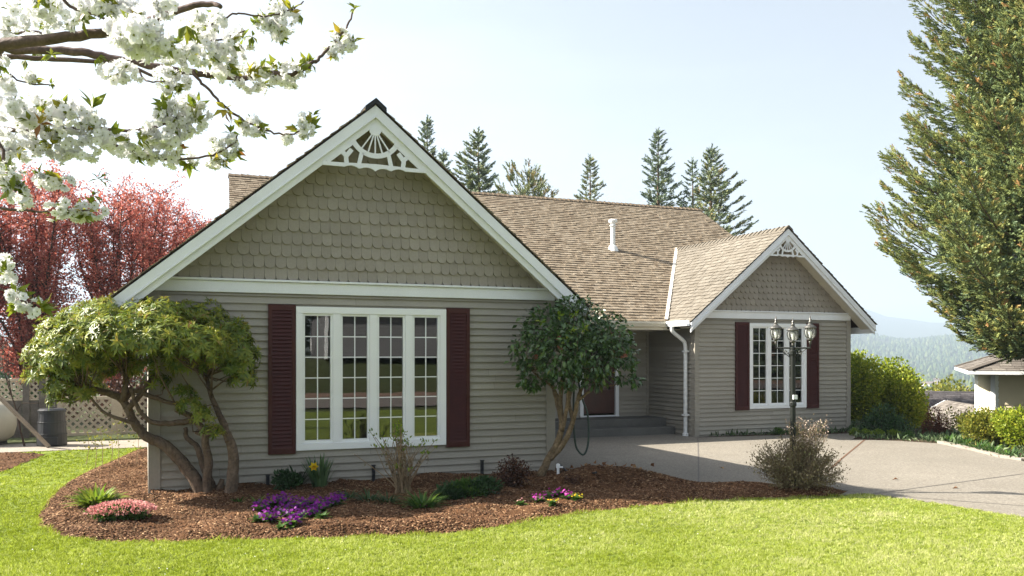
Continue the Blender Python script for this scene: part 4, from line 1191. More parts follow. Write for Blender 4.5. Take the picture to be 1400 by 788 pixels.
# blossom clusters: (px, py, radius px, depth)
cl = [(20,20,24,3.3),(60,15,26,3.2),(8,45,16,3.6),(45,60,16,3.9),(100,18,24,3.2),(75,40,16,3.8),(150,8,16,3.1),(128,2,20,3.1),(30,5,25,3.5),(175,18,20,3.1),
      (178,50,26,3.0),(198,38,24,2.95),(160,40,18,3.0),(215,58,20,3.0),(195,66,20,3.1),(225,5,18,3.1),
      (240,68,22,3.3),(262,80,20,3.3),(278,70,18,3.4),(225,75,16,3.4),(300,80,22,3.5),(310,68,18,3.5),(298,95,20,3.5),(255,40,15,3.4),(285,45,16,3.5),(318,45,14,3.5),(268,28,16,3.3),(295,30,16,3.4),
      (325,85,14,3.6),(335,60,12,3.6),
      (160,100,18,3.4),(178,98,18,3.4),(145,96,12,3.5),(225,105,16,3.6),(248,112,14,3.6),(235,122,10,3.6),
      (312,104,14,3.7),(340,112,16,3.7),(350,98,12,3.7),(368,106,14,3.75),(385,102,18,3.75),(400,98,15,3.75),(415,92,12,3.8),(355,118,10,3.75),(396,112,10,3.8),
      (455,62,14,3.85),(470,52,14,3.85),(462,72,10,3.85),(478,62,9,3.85),
      (370,25,15,3.5),(385,35,15,3.5),(395,22,14,3.5),(362,35,11,3.5),(380,12,12,3.5),(378,48,9,3.5),
      (345,168,12,3.65),(338,178,9,3.65),(352,176,9,3.65),(392,191,9,3.7),(416,168,12,3.7),(422,178,11,3.7),(412,180,9,3.7),
      (15,150,22,3.3),(40,165,22,3.35),(10,195,22,3.3),(45,145,18,3.4),(75,150,18,3.4),(85,158,22,3.35),(110,160,22,3.4),(60,195,22,3.4),(95,195,22,3.4),(130,172,20,3.4),(140,190,20,3.4),(120,205,18,3.4),(30,205,20,3.4),(80,205,18,3.4),
      (165,200,16,3.45),(185,190,16,3.45),(205,190,20,3.5),(222,175,22,3.5),(240,160,22,3.5),(255,150,22,3.5),(272,155,16,3.5),(270,170,14,3.5),(215,200,16,3.5),(235,195,18,3.5),(245,180,18,3.5),(225,150,14,3.5),
      (190,215,12,3.5),(235,218,14,3.55),(262,218,10,3.6),(210,215,10,3.55),(300,212,13,3.6),(312,204,13,3.6),(295,200,10,3.6),(318,195,9,3.6),(290,222,8,3.6),
      (10,215,16,3.3),(5,235,16,3.2),(25,265,16,3.2),(12,255,14,3.2),(35,275,12,3.25),(22,240,12,3.2),
      (75,290,13,3.35),(92,285,13,3.35),(118,290,13,3.4),(132,288,12,3.4),(105,295,10,3.4),(75,250,13,3.4),(90,250,10,3.4),(55,248,8,3.4),
      (5,362,14,3.3),(10,380,12,3.3),(30,412,13,3.3),(48,420,14,3.3),(20,405,10,3.3),
      (5,110,12,3.8),(15,120,10,3.8),(40,108,8,3.8),(0,85,10,3.6)]
fp, fd, fs, fr = [], [], [], []
lp, ld, lu, ls, lr = [], [], [], [], []
for (px, py, r, D) in cl:
    c = np.array(at_d(px, py, D)); R_ = r/FPX*D*.92
    n = max(8, int(30*(R_/.06)**2))
    q = rand_unit(n, nch)
    fp.append(c + q*(R_*nch.uniform(.55, 1.0, n))[:,None]); fd.append(q + nch.normal(size=(n,3))*.35 + np.array([0,0,-.1])); fs.append(nch.uniform(.017, .0235, n)*(1.4 if D < 3.15 else 1.0)); fr.append(nch.random(n)*.9)
    k = nch.integers(4, 11) if nch.random() < .85 else 0
    if k:
        ax = norm(nch.normal(size=(1,3)) + np.array([[.2,0,.7]])); ax = np.repeat(ax, k, 0)
        lp.append(np.repeat(c[None], k, 0) + ax*R_*.6 + nch.normal(size=(k,3))*R_*.12); ld.append(ax*.8 + nch.normal(size=(k,3))*.55); lu.append(nch.normal(size=(k,3))); ls.append(nch.uniform(.032, .068, k))
        lr.append(np.clip(nch.normal(.42 + .3*(nch.random() < .2), .17, k), 0, 1))
        # sepals and stalk stubs
        k = 9
        q = rand_unit(k, nch); lp.append(c + q*R_*.75); ld.append(q); lu.append(nch.normal(size=(k,3))); ls.append(nch.uniform(.012,.022,k)); lr.append(nch.uniform(.1,.5,k))
for (px, py, D, s, n, ax) in ((126,148,3.3,.085,7,(0,0,1)),(222,145,3.4,.075,3,(-.3,0,1)),(308,150,3.6,.07,8,(.1,0,-.2)),(485,12,3.85,.045,9,(0,0,.4)),(428,158,3.7,.045,5,(.5,0,.6)),(425,87,3.8,.05,8,(.3,0,.4)),(255,35,3.2,.075,8,(.2,0,-.8)),(150,12,3.1,.07,7,(0,0,-.6)),(55,170,3.3,.06,8,(.3,0,.4)),(40,165,3.3,.055,7,(-.3,0,.2)),(315,182,3.6,.045,6,(.2,0,.3)),(135,245,3.3,.06,8,(0,0,.4)),(128,268,3.35,.05,6,(0,0,-.4)),(25,265,3.2,.06,8,(.2,0,.5)),(58,420,3.3,.05,5,(.8,0,.4)),(348,35,3.5,.05,5,(.3,0,.5)),(345,50,3.5,.05,6,(.3,0,-.2)),(70,75,3.4,.05,9,(0,0,-.3)),(30,40,3.5,.05,8,(.3,0,.2)),(35,82,3.5,.045,7,(0,0,-.8)),(70,115,3.8,.03,10,(.2,0,.2)),(135,78,3.5,.05,8,(0,0,-.8)),(410,20,3.5,.05,2,(.3,0,-.9)),(325,205,3.6,.045,4,(.3,0,-.6))):
    c = np.array(at_d(px, py, D)); a = np.array(ax, float)
    lp.append(np.repeat(c[None], n, 0)); ld.append(a + nch.normal(size=(n,3))*.5); lu.append(np.tile([0,-.4,1.0],(n,1)) + nch.normal(size=(n,3))*.4); ls.append(s*nch.uniform(.65,1.05,n)); lr.append(np.clip(nch.normal(.35 if px not in (308,55) else .9, .12, n), 0, 1))
fp, fd, fs, fr = map(np.concatenate, (fp, fd, fs, fr))
# more blossom strung along the hidden part of the boughs, towards the trunk
pv = []; pf = []
npet = 6
for q in range(npet):     # a ruffled double flower: axis is +Y of the template
    for ring, (ln, op) in enumerate(((1.0, .28), (.62, .75))):
        a = 2*math.pi*(q + .5*ring)/npet; b = len(pv); w_ = .44 if ring == 0 else .3
        ca, sa_ = math.cos(a), math.sin(a)
        def pt(l, s, h): return (ca*l - sa_*s, h, sa_*l + ca*s)
        pv += [pt(.06, 0, 0), pt(ln*.6, -w_*ln, op*.55), pt(ln, -.12, op*.8), pt(ln*.93, .12, op*.86), pt(ln*.6, w_*ln, op*.6)]
        pf.append((b, b+1, b+2, b+3, b+4))
part_scatter("blossom", (pv, pf), fp, fd, nch.normal(size=fp.shape), fs, m_petal, ch, fr)
cv = [(0,.12,0),(.16,.3,0),(0,.3,.16),(-.16,.3,0),(0,.3,-.16)]
part_scatter("flower_centre", (cv, [(0,1,2),(0,2,3),(0,3,4),(0,4,1)]), fp, fd, nch.normal(size=fp.shape), fs, M("flower_eye", (.30,.34,.06), .7, .2), ch, fr)
lp, ld, lu, ls, lr = map(np.concatenate, (lp, ld, lu, ls, lr))
part_scatter("leaves", leaf_t(.2, .09, .1), lp, ld, lu, ls, m_cherryleaf, ch, lr)
print("blossoms", len(fp))

# ------------------------------------------------------------------ purple-leaved plum trees behind the fence
def plum(px, D, ztop, wid, seed, label):
    b = at_d(px, 485, D); b.z = hz(b.x, b.y)
    root = empty("plum_tree", b.to_tuple(), label, "tree", "purple plum trees behind the fence")
    rg = random.Random(seed); ng = np.random.default_rng(seed)
    m = MB(); ends = []
    ns = 13
    for i in range(ns):
        a = 2*math.pi*i/ns + rg.uniform(-.3,.3); out = wid*rg.uniform(.25, 1.0)*.75
        h = ztop*rg.uniform(.78, 1.0)*(1-.25*(out/wid)**2)
        p0 = b + Vector((math.cos(a)*.12, math.sin(a)*.12, -.1)); p3 = b + Vector((math.cos(a)*out, math.sin(a)*out, h))
        p1 = p0.lerp(p3, .35) + Vector((0,0,h*.03)) - Vector((math.cos(a),math.sin(a),0))*out*.12; p2 = p0.lerp(p3, .7) + Vector((rg.uniform(-.15,.15), rg.uniform(-.15,.15), 0))
        sp = limb(m, [p0, p1, p2, p3], .055, .008, 6, 6)
        for j in range(3, len(sp)):
            for _ in range(4):
                e = sp[j] + Vector((rg.gauss(0,.35)*wid/1.8, rg.gauss(0,.35)*wid/1.8, rg.uniform(.1,.75)))
                ends.append((sp[j], e))
    tw = [(a, e) for a, e in ends]
    for a, e in tw: m.tube([a, (a+e)/2 + Vector((0,0,-.05)), e], [.011, .007, .003], 4)
    m.build("trunk", m_bark_dark, root, smooth=True)
    A = to_np([a for a, e in tw]); E = to_np([e for a, e in tw]); n = len(A); k = 42
    t = ng.random((n, k, 1))**.8*1.05
    P = (A[:,None]*(1-t) + E[:,None]*t).reshape(-1,3) + ng.normal(size=(n*k,3))*.075
    part_scatter("crown", diamond_t(.32, .12), P, rand_unit(len(P), ng)+np.array([0,0,.3]), rand_unit(len(P), ng), ng.uniform(.05,.09,len(P)), m_plum, root, np.clip(ng.beta(2,2,len(P))*.8 + .25*ng.random(len(P))*(ng.random(len(P)) < .3), 0, 1))
plum(165, 24.5, 7.0, 2.35, 51, "purple-leaved plum tree nearer the house, with upright dark stems behind the fence")
plum(45, 23.5, 6.7, 2.2, 52, "purple-leaved plum tree above the board fence and the black bin")
plum(236, 27.0, 6.5, 1.9, 54, "sparse purple plum tree showing just above the near wing's left eave")
plum(-60, 22.5, 6.4, 1.8, 53, "purple-leaved plum tree rising behind the white tank")

# ------------------------------------------------------------------ conifers
def spray_t(nb=7, seed=0, sp=.55):
    rg = np.random.default_rng(seed); v = []; f = []
    for i in range(nb):
        t = i/nb; a = rg.random()*6.28; b = len(v)
        base = np.array([0, t*.75, 0]); o = np.array([math.cos(a)*sp, .55, math.sin(a)*sp*.6]); o /= np.linalg.norm(o); L_ = .42
        s = np.cross(o, [0,1,0]); s /= max(np.linalg.norm(s), 1e-6); s *= .055
        v += [tuple(base - s*.6), tuple(base + s*.6), tuple(base + o*L_*.6 + s), tuple(base + o*L_), tuple(base + o*L_*.6 - s)]
        f.append((b, b+1, b+2, b+3, b+4))
    return v, f
SPR = spray_t(12, 3)
def conifer(name, base, H, Rb, seed, label, group, mat, nbr=150, per=26, zlo=.04, droop=.12, rise=.25, ss=(.18,.34), bright=.0, power=.85, dens=1.0):
    nbr = int(nbr*dens**.5); per = int(per*dens**.5)
    root = empty(name, tuple(base), label, "tree", group)
    ng = np.random.default_rng(seed); rg = random.Random(seed); b = Vector(base)
    m = MB(); m.tube([b+Vector((0,0,-.4)), b+Vector((rg.uniform(-.02,.02)*H*.3,0,H*.5)), b+Vector((0,0,H*.97))], [H*.018+.04, H*.011+.02, .012], 8)
    P, D, S, Rr = [], [], [], []
    for i in range(nbr):
        t = zlo + (1-zlo)*(i+rg.random())/nbr
        L_ = (Rb*(1-t)**power*rg.choice([rg.uniform(.4,.8), rg.uniform(.75,1.05), rg.uniform(.8,1.2)]) + .05*H*.06)*min(1, .42+max(0, t-zlo)/.12*.58 if zlo > .1 else 1)
        a = i*2.39996 + rg.uniform(-.4,.4); z0 = H*t
        ca, sa = math.cos(a), math.sin(a)
        if zlo < .1: L_ *= .86 + .3*math.sin(a*1.0+seed) + .12*math.sin(a*3+t*9+seed)
        pts = []
        for q in np.linspace(0, 1, 7):
            z = z0 - droop*L_*math.sin(q*2.2)*1.1*(1-t*.6) + rise*L_*q*q*(.6+.9*t)
            pts.append(b + Vector((ca*L_*q, sa*L_*q, z)))
        r0 = .008+.009*L_
        m.tube(pts, [r0*(1-.85*q) for q in np.linspace(0,1,7)], 4, cap=False)
        A = to_np(pts); n = max(6, int(per*(L_/Rb)**1.0 + 5))
        u = ng.random(n)**.7; idx = u*6; i0 = np.minimum(idx.astype(int), 5); fr_ = (idx-i0)[:,None]
        pos = A[i0]*(1-fr_) + A[i0+1]*fr_
        tang = norm(A[i0+1]-A[i0]); sd = np.array([-sa, ca, 0])
        side = ng.choice([-1,1], n)[:,None]
        off = ng.random(n)[:,None]*(1-u[:,None]*.75)*L_*.38
        p = pos + side*sd*off + tang*off*.45 + np.array([0,0,-1])*off*ng.uniform(-.05,.35,n)[:,None]
        d = tang*1.0 + side*sd*ng.uniform(.15,.9,n)[:,None] + np.array([0,0,1])*ng.uniform(*((-.5,.3) if zlo > .1 else (-.15,.45)),n)[:,None]
        s = ng.uniform(ss[0], ss[1], n)*(1 if L_ > .5 else .75)
        P.append(p); D.append(d); S.append(s); Rr.append(np.clip(ng.normal(.36+bright,.16,n) + .34*(u > .75)*ng.random(n), 0, 1))
        P.append(A[-1:]); D.append(tang[-1:]*0 + (A[-1:]-A[-2:-1])); S.append(np.array([ss[1]*.9])); Rr.append(ng.uniform(.1,.7,1))
    for q in range(5):      # leader
        P.append(to_np([b+Vector((0,0,H*(.95+.012*q)))])); D.append(np.array([[0,0,1.0]])+ng.normal(size=(1,3))*.12); S.append(np.array([ss[1]])); Rr.append(ng.uniform(.2,.5,1))
    m.build("trunk", m_bark, root)
    P, D, S, Rr = map(np.concatenate, (P, D, S, Rr))
    part_scatter("crown", SPR, P, D, ng.normal(size=P.shape)*.4+np.array([0,0,1]), S, mat, root, Rr)
    return len(P)
def con_px(px, ytip, D, Rb, seed, label, mat=m_fir, **kw):
    b = at_d(px, 485, D); z = hz(b.x, b.y); H = EYE + (HOR-ytip)/FPX*D - z
    conifer("conifer", (b.x, b.y, z), H, Rb, seed, label, "conifers behind the house", mat, dens=1.7, **kw)
con_px(584, 166, 44, 2.6, 61, "slender conifer tip just right of the near gable's peak, left of the other conifers", nbr=150, per=22, ss=(.2,.4))
con_px(606, 212, 40, 2.2, 66, "low conifer between the slender tip and the broad conifer, mostly behind the near gable", nbr=110, per=22, ss=(.2,.38))
con_px(654, 184, 42, 4.4, 62, "broad full conifer standing behind the left end of the long roof ridge", nbr=190, per=42, ss=(.22,.42), bright=.08)
con_px(722, 243, 38, 3.0, 67, "low loose conifer top barely rising over the ridge, right of the broad one", nbr=120, per=26, ss=(.22,.4), bright=.3, power=.45, rise=.7)
con_px(807, 218, 46, 3.6, 63, "small brownish conifer standing alone above the middle of the ridge", nbr=150, per=30, ss=(.2,.38), bright=.3)
con_px(900, 182, 46, 4.0, 64, "tall bluish green conifer with open tiers above the ridge", nbr=170, per=32, ss=(.22,.42), bright=-.08)
con_px(947, 222, 47, 2.8, 68, "thin grey conifer tucked between the bluish and the brownish tall conifers", nbr=120, per=22, ss=(.2,.38))
con_px(972, 207, 42, 4.7, 65, "broad brownish green conifer where the long ridge ends near the far gable", nbr=190, per=40, ss=(.22,.42), bright=.16)
bx = Vector((18.9, 13.9, 0)); bx.z = hz(bx.x, bx.y)
print("big conifer sprays", conifer("spruce_tree", tuple(bx), 17.5-bx.z, 4.2, 71, "huge spruce with orange tipped sprays towering over the cream bungalow", None, m_conif, nbr=660, per=430, zlo=.16, droop=.36, rise=.42, ss=(.10,.21), bright=.12, power=.66))

# ------------------------------------------------------------------ hedges and shrubs across the driveway
def bush(name, c, rx, ry, rz, n, seed, label, cat, group, mat, leaf=(.03,.06), w=.35, lobes_n=9, base=None, twig=m_twigdk, updir=.4, shell=.55):
    root = empty(name, (c[0], c[1], c[2]), label, cat, group)
    ng = np.random.default_rng(seed); rg = random.Random(seed)
    C = np.array([c[0], c[1], c[2]])
    lc = []; 
    for i in range(lobes_n):
        a = i*2.4+rg.uniform(-.5,.5); e = rg.uniform(.2,.75)
        lc.append((np.array([math.cos(a)*rx*e, math.sin(a)*ry*e, rz*rg.uniform(.45, 1.35)]), rg.uniform(.34,.52)))
    lc.append((np.array([0,0,rz*1.45]), .42)); lc.append((np.array([0,0,rz*.7]), .7))
    P = []; Dd = []
    per = n//len(lc)
    for o, s in lc:
        q = rand_unit(per, ng); rad = ng.uniform(shell, 1.05, per)[:,None]
        P.append(C + o + q*rad*np.array([rx, ry, rz])*s*1.25); Dd.append(q*.7 + ng.normal(size=(per,3))*.5 + np.array([0,0,updir]))
    P = np.concatenate(P); Dd = np.concatenate(Dd)
    k = P[:,2] > C[2]+.01
    P, Dd = P[k], Dd[k]
    part_scatter("foliage", diamond_t(w, .12), P, Dd, rand_unit(len(P), ng), ng.uniform(leaf[0], leaf[1], len(P)), mat, root, np.clip(ng.normal(.5,.22,len(P)),0,1))
    m = MB()
    for i in range(14):
        e = Vector(P[ng.integers(len(P))]); m.tube([Vector(c)+Vector((rg.uniform(-.08,.08)*rx, rg.uniform(-.08,.08)*ry, -.05)), Vector(c).lerp(e, .5)+Vector((0,0,.1*rz)), e], [.018*rz+.004, .01*rz+.003, .003], 5)
    m.build("stems", twig, root)
    return root
def gp(px, D, dz=0):
    b = at_d(px, 485, D); return (b.x, b.y, max(hz(b.x, b.y), -3)+dz+.05)
bush("hedge_shrub", gp(1224, 27), .98, .95, 1.58, 30000, 81, "taller, broader yellow-green evergreen shrub beside the low dark roof beyond the house", "shrub", "pair of evergreen shrubs beyond the house", m_hedge, (.05,.11), .4, 30, shell=.7)
bush("hedge_shrub", gp(1168, 26.5), .80, .8, 1.5, 24000, 82, "yellow-green evergreen shrub half hidden by the far gable's corner", "shrub", "pair of evergreen shrubs beyond the house", m_hedge, (.05,.11), .4, 26, shell=.7)
bush("dark_shrub", gp(1208, 18.8), .5, .45, .34, 3500, 83, "low dark grey-green shrub in front of the evergreen pair", "shrub", None, m_dkgreen, (.03,.06), .3, 8)
bush("bronze_shrub", gp(1277, 18.8), .30, .3, .36, 2600, 84, "small rounded bronze-red shrub at the driveway's far edge", "shrub", None, M('russet_leaf', (0,0,0), .6, .2, trans=.2, ramp=[(0,(.05,.016,.01)),(1,(.16,.06,.03))]), (.025,.05), .3, 8)
bush("golden_shrub", gp(1352, 16.6), .55, .5, .36, 5500, 85, "loose yellow-green shrub at the far kerb in front of the neighbour's wall", "shrub", None, m_gold, (.03,.07), .35, 11)
bush("golden_shrub", gp(1400, 15.8), .50, .5, .40, 6500, 86, "darker green shrub before the cream wall, beside the kerb's near end", "shrub", None, m_hedge, (.035,.07), .35, 16)
bush("heath_shrub", gp(1318, 19.0), .22, .22, .16, 1200, 87, "little yellow flowering shrub beside the bronze one", "shrub", None, m_gold, (.02,.04), .4, 6)
bush("leaning_shrub", gp(1330, 23.0, -.1), .8, .8, .85, 3800, 88, "tall pale yellow-green spring shrub behind the low dark roof", "shrub", None, m_gold, (.04,.08), .35, 12)
bush("spring_tree", gp(1345, 38, -1), 2.4, 2.2, 1.7, 5000, 89, "pale spring tree in new leaf beyond the dark roof", "tree", None, m_gold, (.08,.18), .35, 12)
bush("spring_tree", gp(1300, 75, -2), 3.4, 3.4, 2.4, 3000, 90, "hazy round tree in new leaf between the hedge and the spruce, far down the slope", "tree", None, m_gold, (.2,.4), .4, 10)
# ground cover strip along the driveway's far edge
ngc = np.random.default_rng(91)
n = 2600; x = ngc.uniform(XB0+.3, 16.4, n*5); y = ngc.uniform(9, 17, n*5); k = pip(farbed, x, y); x, y = x[k][:n], y[k][:n]; n = len(x)
d = ngc.normal(size=(n,3))*.7; d[:,2] = np.abs(d[:,2])+.5
tag(scatter("ground_cover", *leaf_t(.16, .1, .3), np.stack([x, y, np.full(n, 0.0)], -1), d, ngc.normal(size=(n,3)), ngc.uniform(.06, .16, n), M("cover_leaf", (0,0,0), .6, .2, trans=.3, ramp=[(0,(.04,.07,.03)),(.6,(.09,.14,.06)),(1,(.22,.27,.15))]), rnd=ngc.random(n)), kind="stuff")
for i, (px, py) in enumerate(((1172,599),(1188,600),(1206,600),(1226,601),(1090,597),(1068,598),(1245,603))):
    p = on_z(px, py-3, .0)
    bush("heather_tuft", (p.x, p.y+.08, 0), .13, .12, .075, 420, 200+i, "small yellow-green heather tuft along the driveway's far edge", "plant", "heather tufts along the driveway", m_lime if i < 4 else m_green, (.02,.045), .3, 5)
# pale strap leaves by the kerb
def clump(name, c, h, spread, n, seed, label, cat, group, mat, w=.05, bend=.45, part="leaves"):
    root = empty(name, tuple(c), label, cat, group)
    ng = np.random.default_rng(seed)
    a = ng.random(n)*2*np.pi; rr_ = np.sqrt(ng.random(n))*spread*.35
    pos = np.stack([c[0]+rr_*np.cos(a), c[1]+rr_*np.sin(a), np.full(n, c[2]-.02)], -1)
    out = ng.uniform(.1, 1.0, n)*spread/h
    d = np.stack([np.cos(a)*out, np.sin(a)*out, np.ones(n)], -1) + ng.normal(size=(n,3))*.12
    up = np.stack([-np.cos(a), -np.sin(a), np.full(n, .6)], -1)
    tv = []; tf = []
    for i in range(6):
        t = i/5; ww = w*(1-t**2.2)+.002; tv += [(-ww, t*(1-.18*t*t), -bend*t*t), (ww, t*(1-.18*t*t), -bend*t*t)]
        if i: tf.append((2*i-2, 2*i-1, 2*i+1, 2*i))
    part_scatter(part, (tv, tf), pos, d, up, h*ng.uniform(.6, 1.1, n), mat, root, ng.random(n))
    return root
for i, (px, py) in enumerate(((1303,606),(1322,611),(1342,617),(1362,622),(1384,627))):
    p = on_z(px, py, .0); clump("lily_clump", (p.x+.12, p.y+.16, 0.0), .26, .2, 60, 300+i, "clump of pale strap leaves on the bed behind the kerb", "plant", "strap-leaved clumps along the kerb", m_green, .05)

# ------------------------------------------------------------------ the front bed's plants
def bz(px, py):
    p = on_z(px, py, .04); p.z = bedz(p.x, p.y); return p
p = bz(132, 692); clump("yellow_grass_clump", p, .30, .32, 300, 101, "bright lime-green grassy clump at the left end of the bark bed", "plant", None, m_lime, .075, .4)
p = bz(165, 714)
r_ = bush("pink_heather", (p.x, p.y+.16, p.z), .27, .17, .07, 1600, 102, "low mound of pink flowers over green leaves on sunlit bark", "flowers", None, m_green, (.03,.055), .35, 8)
ng = np.random.default_rng(103); n = 1500
q = rand_unit(n, ng); q[:,2] = np.abs(q[:,2])
part_scatter("blossom", diamond_t(.42, .2), np.array(p)+np.array([0,.16,.07]) + q*np.array([.31,.20,.10])*ng.uniform(.85,1.08,n)[:,None], q+np.array([0,0,.5])+ng.normal(size=(n,3))*.4, rand_unit(n, ng), ng.uniform(.012,.028,n), m_pink, r_)
FL = ([], [])
for q in range(5):
    a = 2*math.pi*q/5; b = len(FL[0]); c_, s_ = math.cos(a), math.sin(a)
    for l, sd, h in ((.05,0,0),(.6,-.42,.12),(1,-.2,.1),(.9,0,.07),(1,.2,.1),(.6,.42,.12)): FL[0].append((c_*l-s_*sd, h, s_*l+c_*sd))
    FL[1].append(tuple(range(b, b+6)))
def primrose(px, py, seed, mat, label, group, s=1.0, nf=26, name="primrose"):
    p = bz(px, py); root = empty(name, tuple(p), label, "flowers", group); ng = np.random.default_rng(seed)
    n = 26; a = ng.random(n)*6.28; d = np.stack([np.cos(a), np.sin(a), ng.uniform(.3,1.6,n)], -1)
    part_scatter("leaves", leaf_t(.24, .08, .25), np.repeat(np.array([[p.x,p.y,p.z]]), n, 0), d, np.tile([0,0,1.],(n,1)), ng.uniform(.09,.15,n)*s, m_green, root)
    if nf:
        q = rand_unit(nf, ng); q[:,2] = np.abs(q[:,2])*.5+.35; pos = np.array(p) + q*np.array([.09,.09,.15])*s*ng.uniform(.75,1.1,nf)[:,None]
        part_scatter("blossom", FL, pos, q*.5+np.array([0,-.35,.6])+ng.normal(size=(nf,3))*.3, ng.normal(size=(nf,3)), ng.uniform(.012,.018,nf)*s, mat, root)
    return root
sp = [(356,703),(372,697),(368,712),(388,706),(390,694),(405,712),(408,699),(424,707),(428,694),(440,702),(452,693),(462,690),(398,718)]
for i, (a, b) in enumerate(sp): primrose(a, b, 400+i, m_purple, "deep purple primrose crowded in the drift at the bed's front", "purple primroses in the drift", 1.1, 40)
for i, (a, b) in enumerate(((383,722),(440,712),(352,712))): primrose(a, b, 430+i, m_purple, "leafy primrose without flowers at the rim of the purple drift", "leafy primroses at the rim", .8, 0)
primrose(578, 692, 440, m_magenta, "tiny magenta flower spot alone in the shaded bark", None, .55, 10)
for i, (a, b) in enumerate(((735,687),(752,683),(765,681),(775,686))): primrose(a, b, 450+i, m_magenta, "magenta primrose in the small sunlit group under the little tree", "magenta primroses in the small group", .85, 22)
for i, (a, b) in enumerate(((755,692),(788,687))): primrose(a, b, 460+i, m_yellow, ["yellow-green primrose in front of the magenta group", "yellow primrose at the right end of the magenta group"][i], None, .8, 12)
primrose(712, 688, 470, m_pink, "pale pink low flower at the left end of the magenta group", None, .7, 12)
# daffodils
p = bz(437, 668)
dr = clump("daffodil", p, .50, .24, 80, 110, "daffodil clump with tall blue-green leaves and one yellow flower", "flowers", None, M('blue_green_blade', (0,0,0), .5, .3, trans=.3, ramp=[(0,(.06,.12,.05)),(1,(.14,.22,.09))]), .026, .12)
f0 = at_d(429, 638, (p - Vector((0,0,EYE))).dot(Vector((SY,CY,0)))-.24)
m = MB(); m.tube([p, p.lerp(f0, .6)+Vector((.01,0,.02)), f0+Vector((0,.02,.01)), f0], [.006,.005,.005,.006], 6); m.build("stem", M("stem_green", (.07,.13,.03), .6, .3), dr)
ng = np.random.default_rng(111)
a = np.linspace(0, 2*np.pi, 6, endpoint=False); fx = Vector((-.1,-.95,-.1)).normalized()
sd, dd, nn = frames(np.array([tuple(fx)]), np.array([[0,0,1.]]))
pd = np.cos(a)[:,None]*sd + np.sin(a)[:,None]*nn
part_scatter("petals", diamond_t(.33, .1), np.repeat(np.array([tuple(f0)]),6,0), pd, np.repeat(dd,6,0), .062, m_yellow, dr)
m = MB(); m.tube([f0, f0+fx*.02, f0+fx*.042], [.012,.016,.024], 10, cap=False); m.build("trumpet", m_yellow, dr)
p = bz(405, 665); clump("bulb_clump", p, .36, .26, 70, 112, "dark green bulb leaves left of the daffodil, without flowers", "plant", None, m_dkgreen, .03, .3)
p = bz(390, 672); bush("dark_perennial", (p.x,p.y,p.z), .17, .13, .12, 900, 113, "bushy dark green perennial behind the purple flowers", "plant", None, m_dkgreen, (.03,.07), .25, 7)
p = bz(352, 688); clump("bulb_clump", p, .16, .1, 16, 114, "few short yellow-green leaves left of the purple flowers", "plant", None, m_green, .06, .4)
p = bz(326, 686); clump("ivy_sprig", p, .12, .1, 20, 115, "small green sprig at the foot of the big bent trunks", "plant", None, m_green, .12, .4)
# upright beige shrub below the window
p = bz(552, 672); rg = random.Random(120)
root = empty("hydrangea", tuple(p), "bare beige-stemmed upright shrub with fresh buds under the big window", "shrub")
m = MB(); tips = []
Dp = (p-Vector((0,0,EYE))).dot(Vector((SY,CY,0)))
for i in range(64):
    x, y = rg.gauss(555, 23), rg.uniform(588, 650)
    if i < 8: x, y = 543+rg.uniform(-9,9), rg.uniform(578,598)
    t = at_d(x, y, Dp+rg.uniform(-.2,.15)); t.y = min(t.y, YA-.06); tips.append(t)
twiggy(m, tips, lambda t: p + Vector((rg.gauss(0,.05), rg.gauss(0,.04), -.03)), .0085, .003, rg, 5, .35)
for t in tips[:44]:
    for _ in range(2):
        b = t.lerp(p, rg.uniform(.1,.6)); e = b + Vector((rg.uniform(-.09,.09), rg.uniform(-.08,.04), rg.uniform(.02,.12))); m.tube([b, e], [.004,.002], 4)
m.build("stems", m_twig, root)
ng = np.random.default_rng(121); T = to_np([t for t in tips if t.z > .55 or rg.random() < .3]); k = 7
pos = np.repeat(T, k, 0)+ng.normal(size=(len(T)*k,3))*.016
part_scatter("foliage", leaf_t(.25,.1,.1), pos, ng.normal(size=pos.shape)*.5+np.array([0,0,.8]), rand_unit(len(pos),ng), ng.uniform(.025,.05,len(pos)), m_lime, root)
nd = 90; T2_ = to_np(tips)[ng.integers(0,len(tips),nd)]; T2_ = T2_*.75+np.array(tuple(p))*.25+ng.normal(size=(nd,3))*.03
part_scatter("dead_leaves", leaf_t(.25,.15,.2), T2_, ng.normal(size=(nd,3))+np.array([0,0,-.3]), rand_unit(nd,ng), ng.uniform(.03,.055,nd), m_dry, root)
p = bz(577, 690); clump("grass_clump", p, .27, .30, 170, 122, "bright green arching grass clump in front of the bare shrub", "plant", None, m_green, .045, .55)
for i, (px, py) in enumerate(((615,681),(640,679),(662,678))):
    p = bz(px, py); bush("shade_perennial", (p.x,p.y,p.z), .24, .15, .10, 1000, 123+i, "low spreading green perennial along the wall right of the grass clump", "plant", "green perennials along the wall", m_green if i == 1 else m_dkgreen, (.03,.08), .16, 7)
for i, (px, py) in enumerate(((505,684),(530,686),(475,678))):
    p = bz(px, py); clump("shade_clump", p, .20, .28, 90, 130+i, "dark low strap-leaved plant between the daffodil and the bare shrub", "plant", "dark strap-leaved plants under the window", m_dkgreen, .035, .5)
p = bz(700, 668)
bush("barberry", (p.x, p.y, p.z), .27, .22, .20, 1500, 140, "small dark red-brown shrub against the wall left of the little tree", "shrub", None, m_redleaf, (.02,.045), .35, 9, shell=.3)
p = bz(747, 668); bush("bronze_seedling", (p.x+.35, p.y, p.z), .15, .12, .06, 160, 141, "low reddish seedling on the bark near the little tree", "plant", None, m_redleaf, (.02,.04), .3, 5)
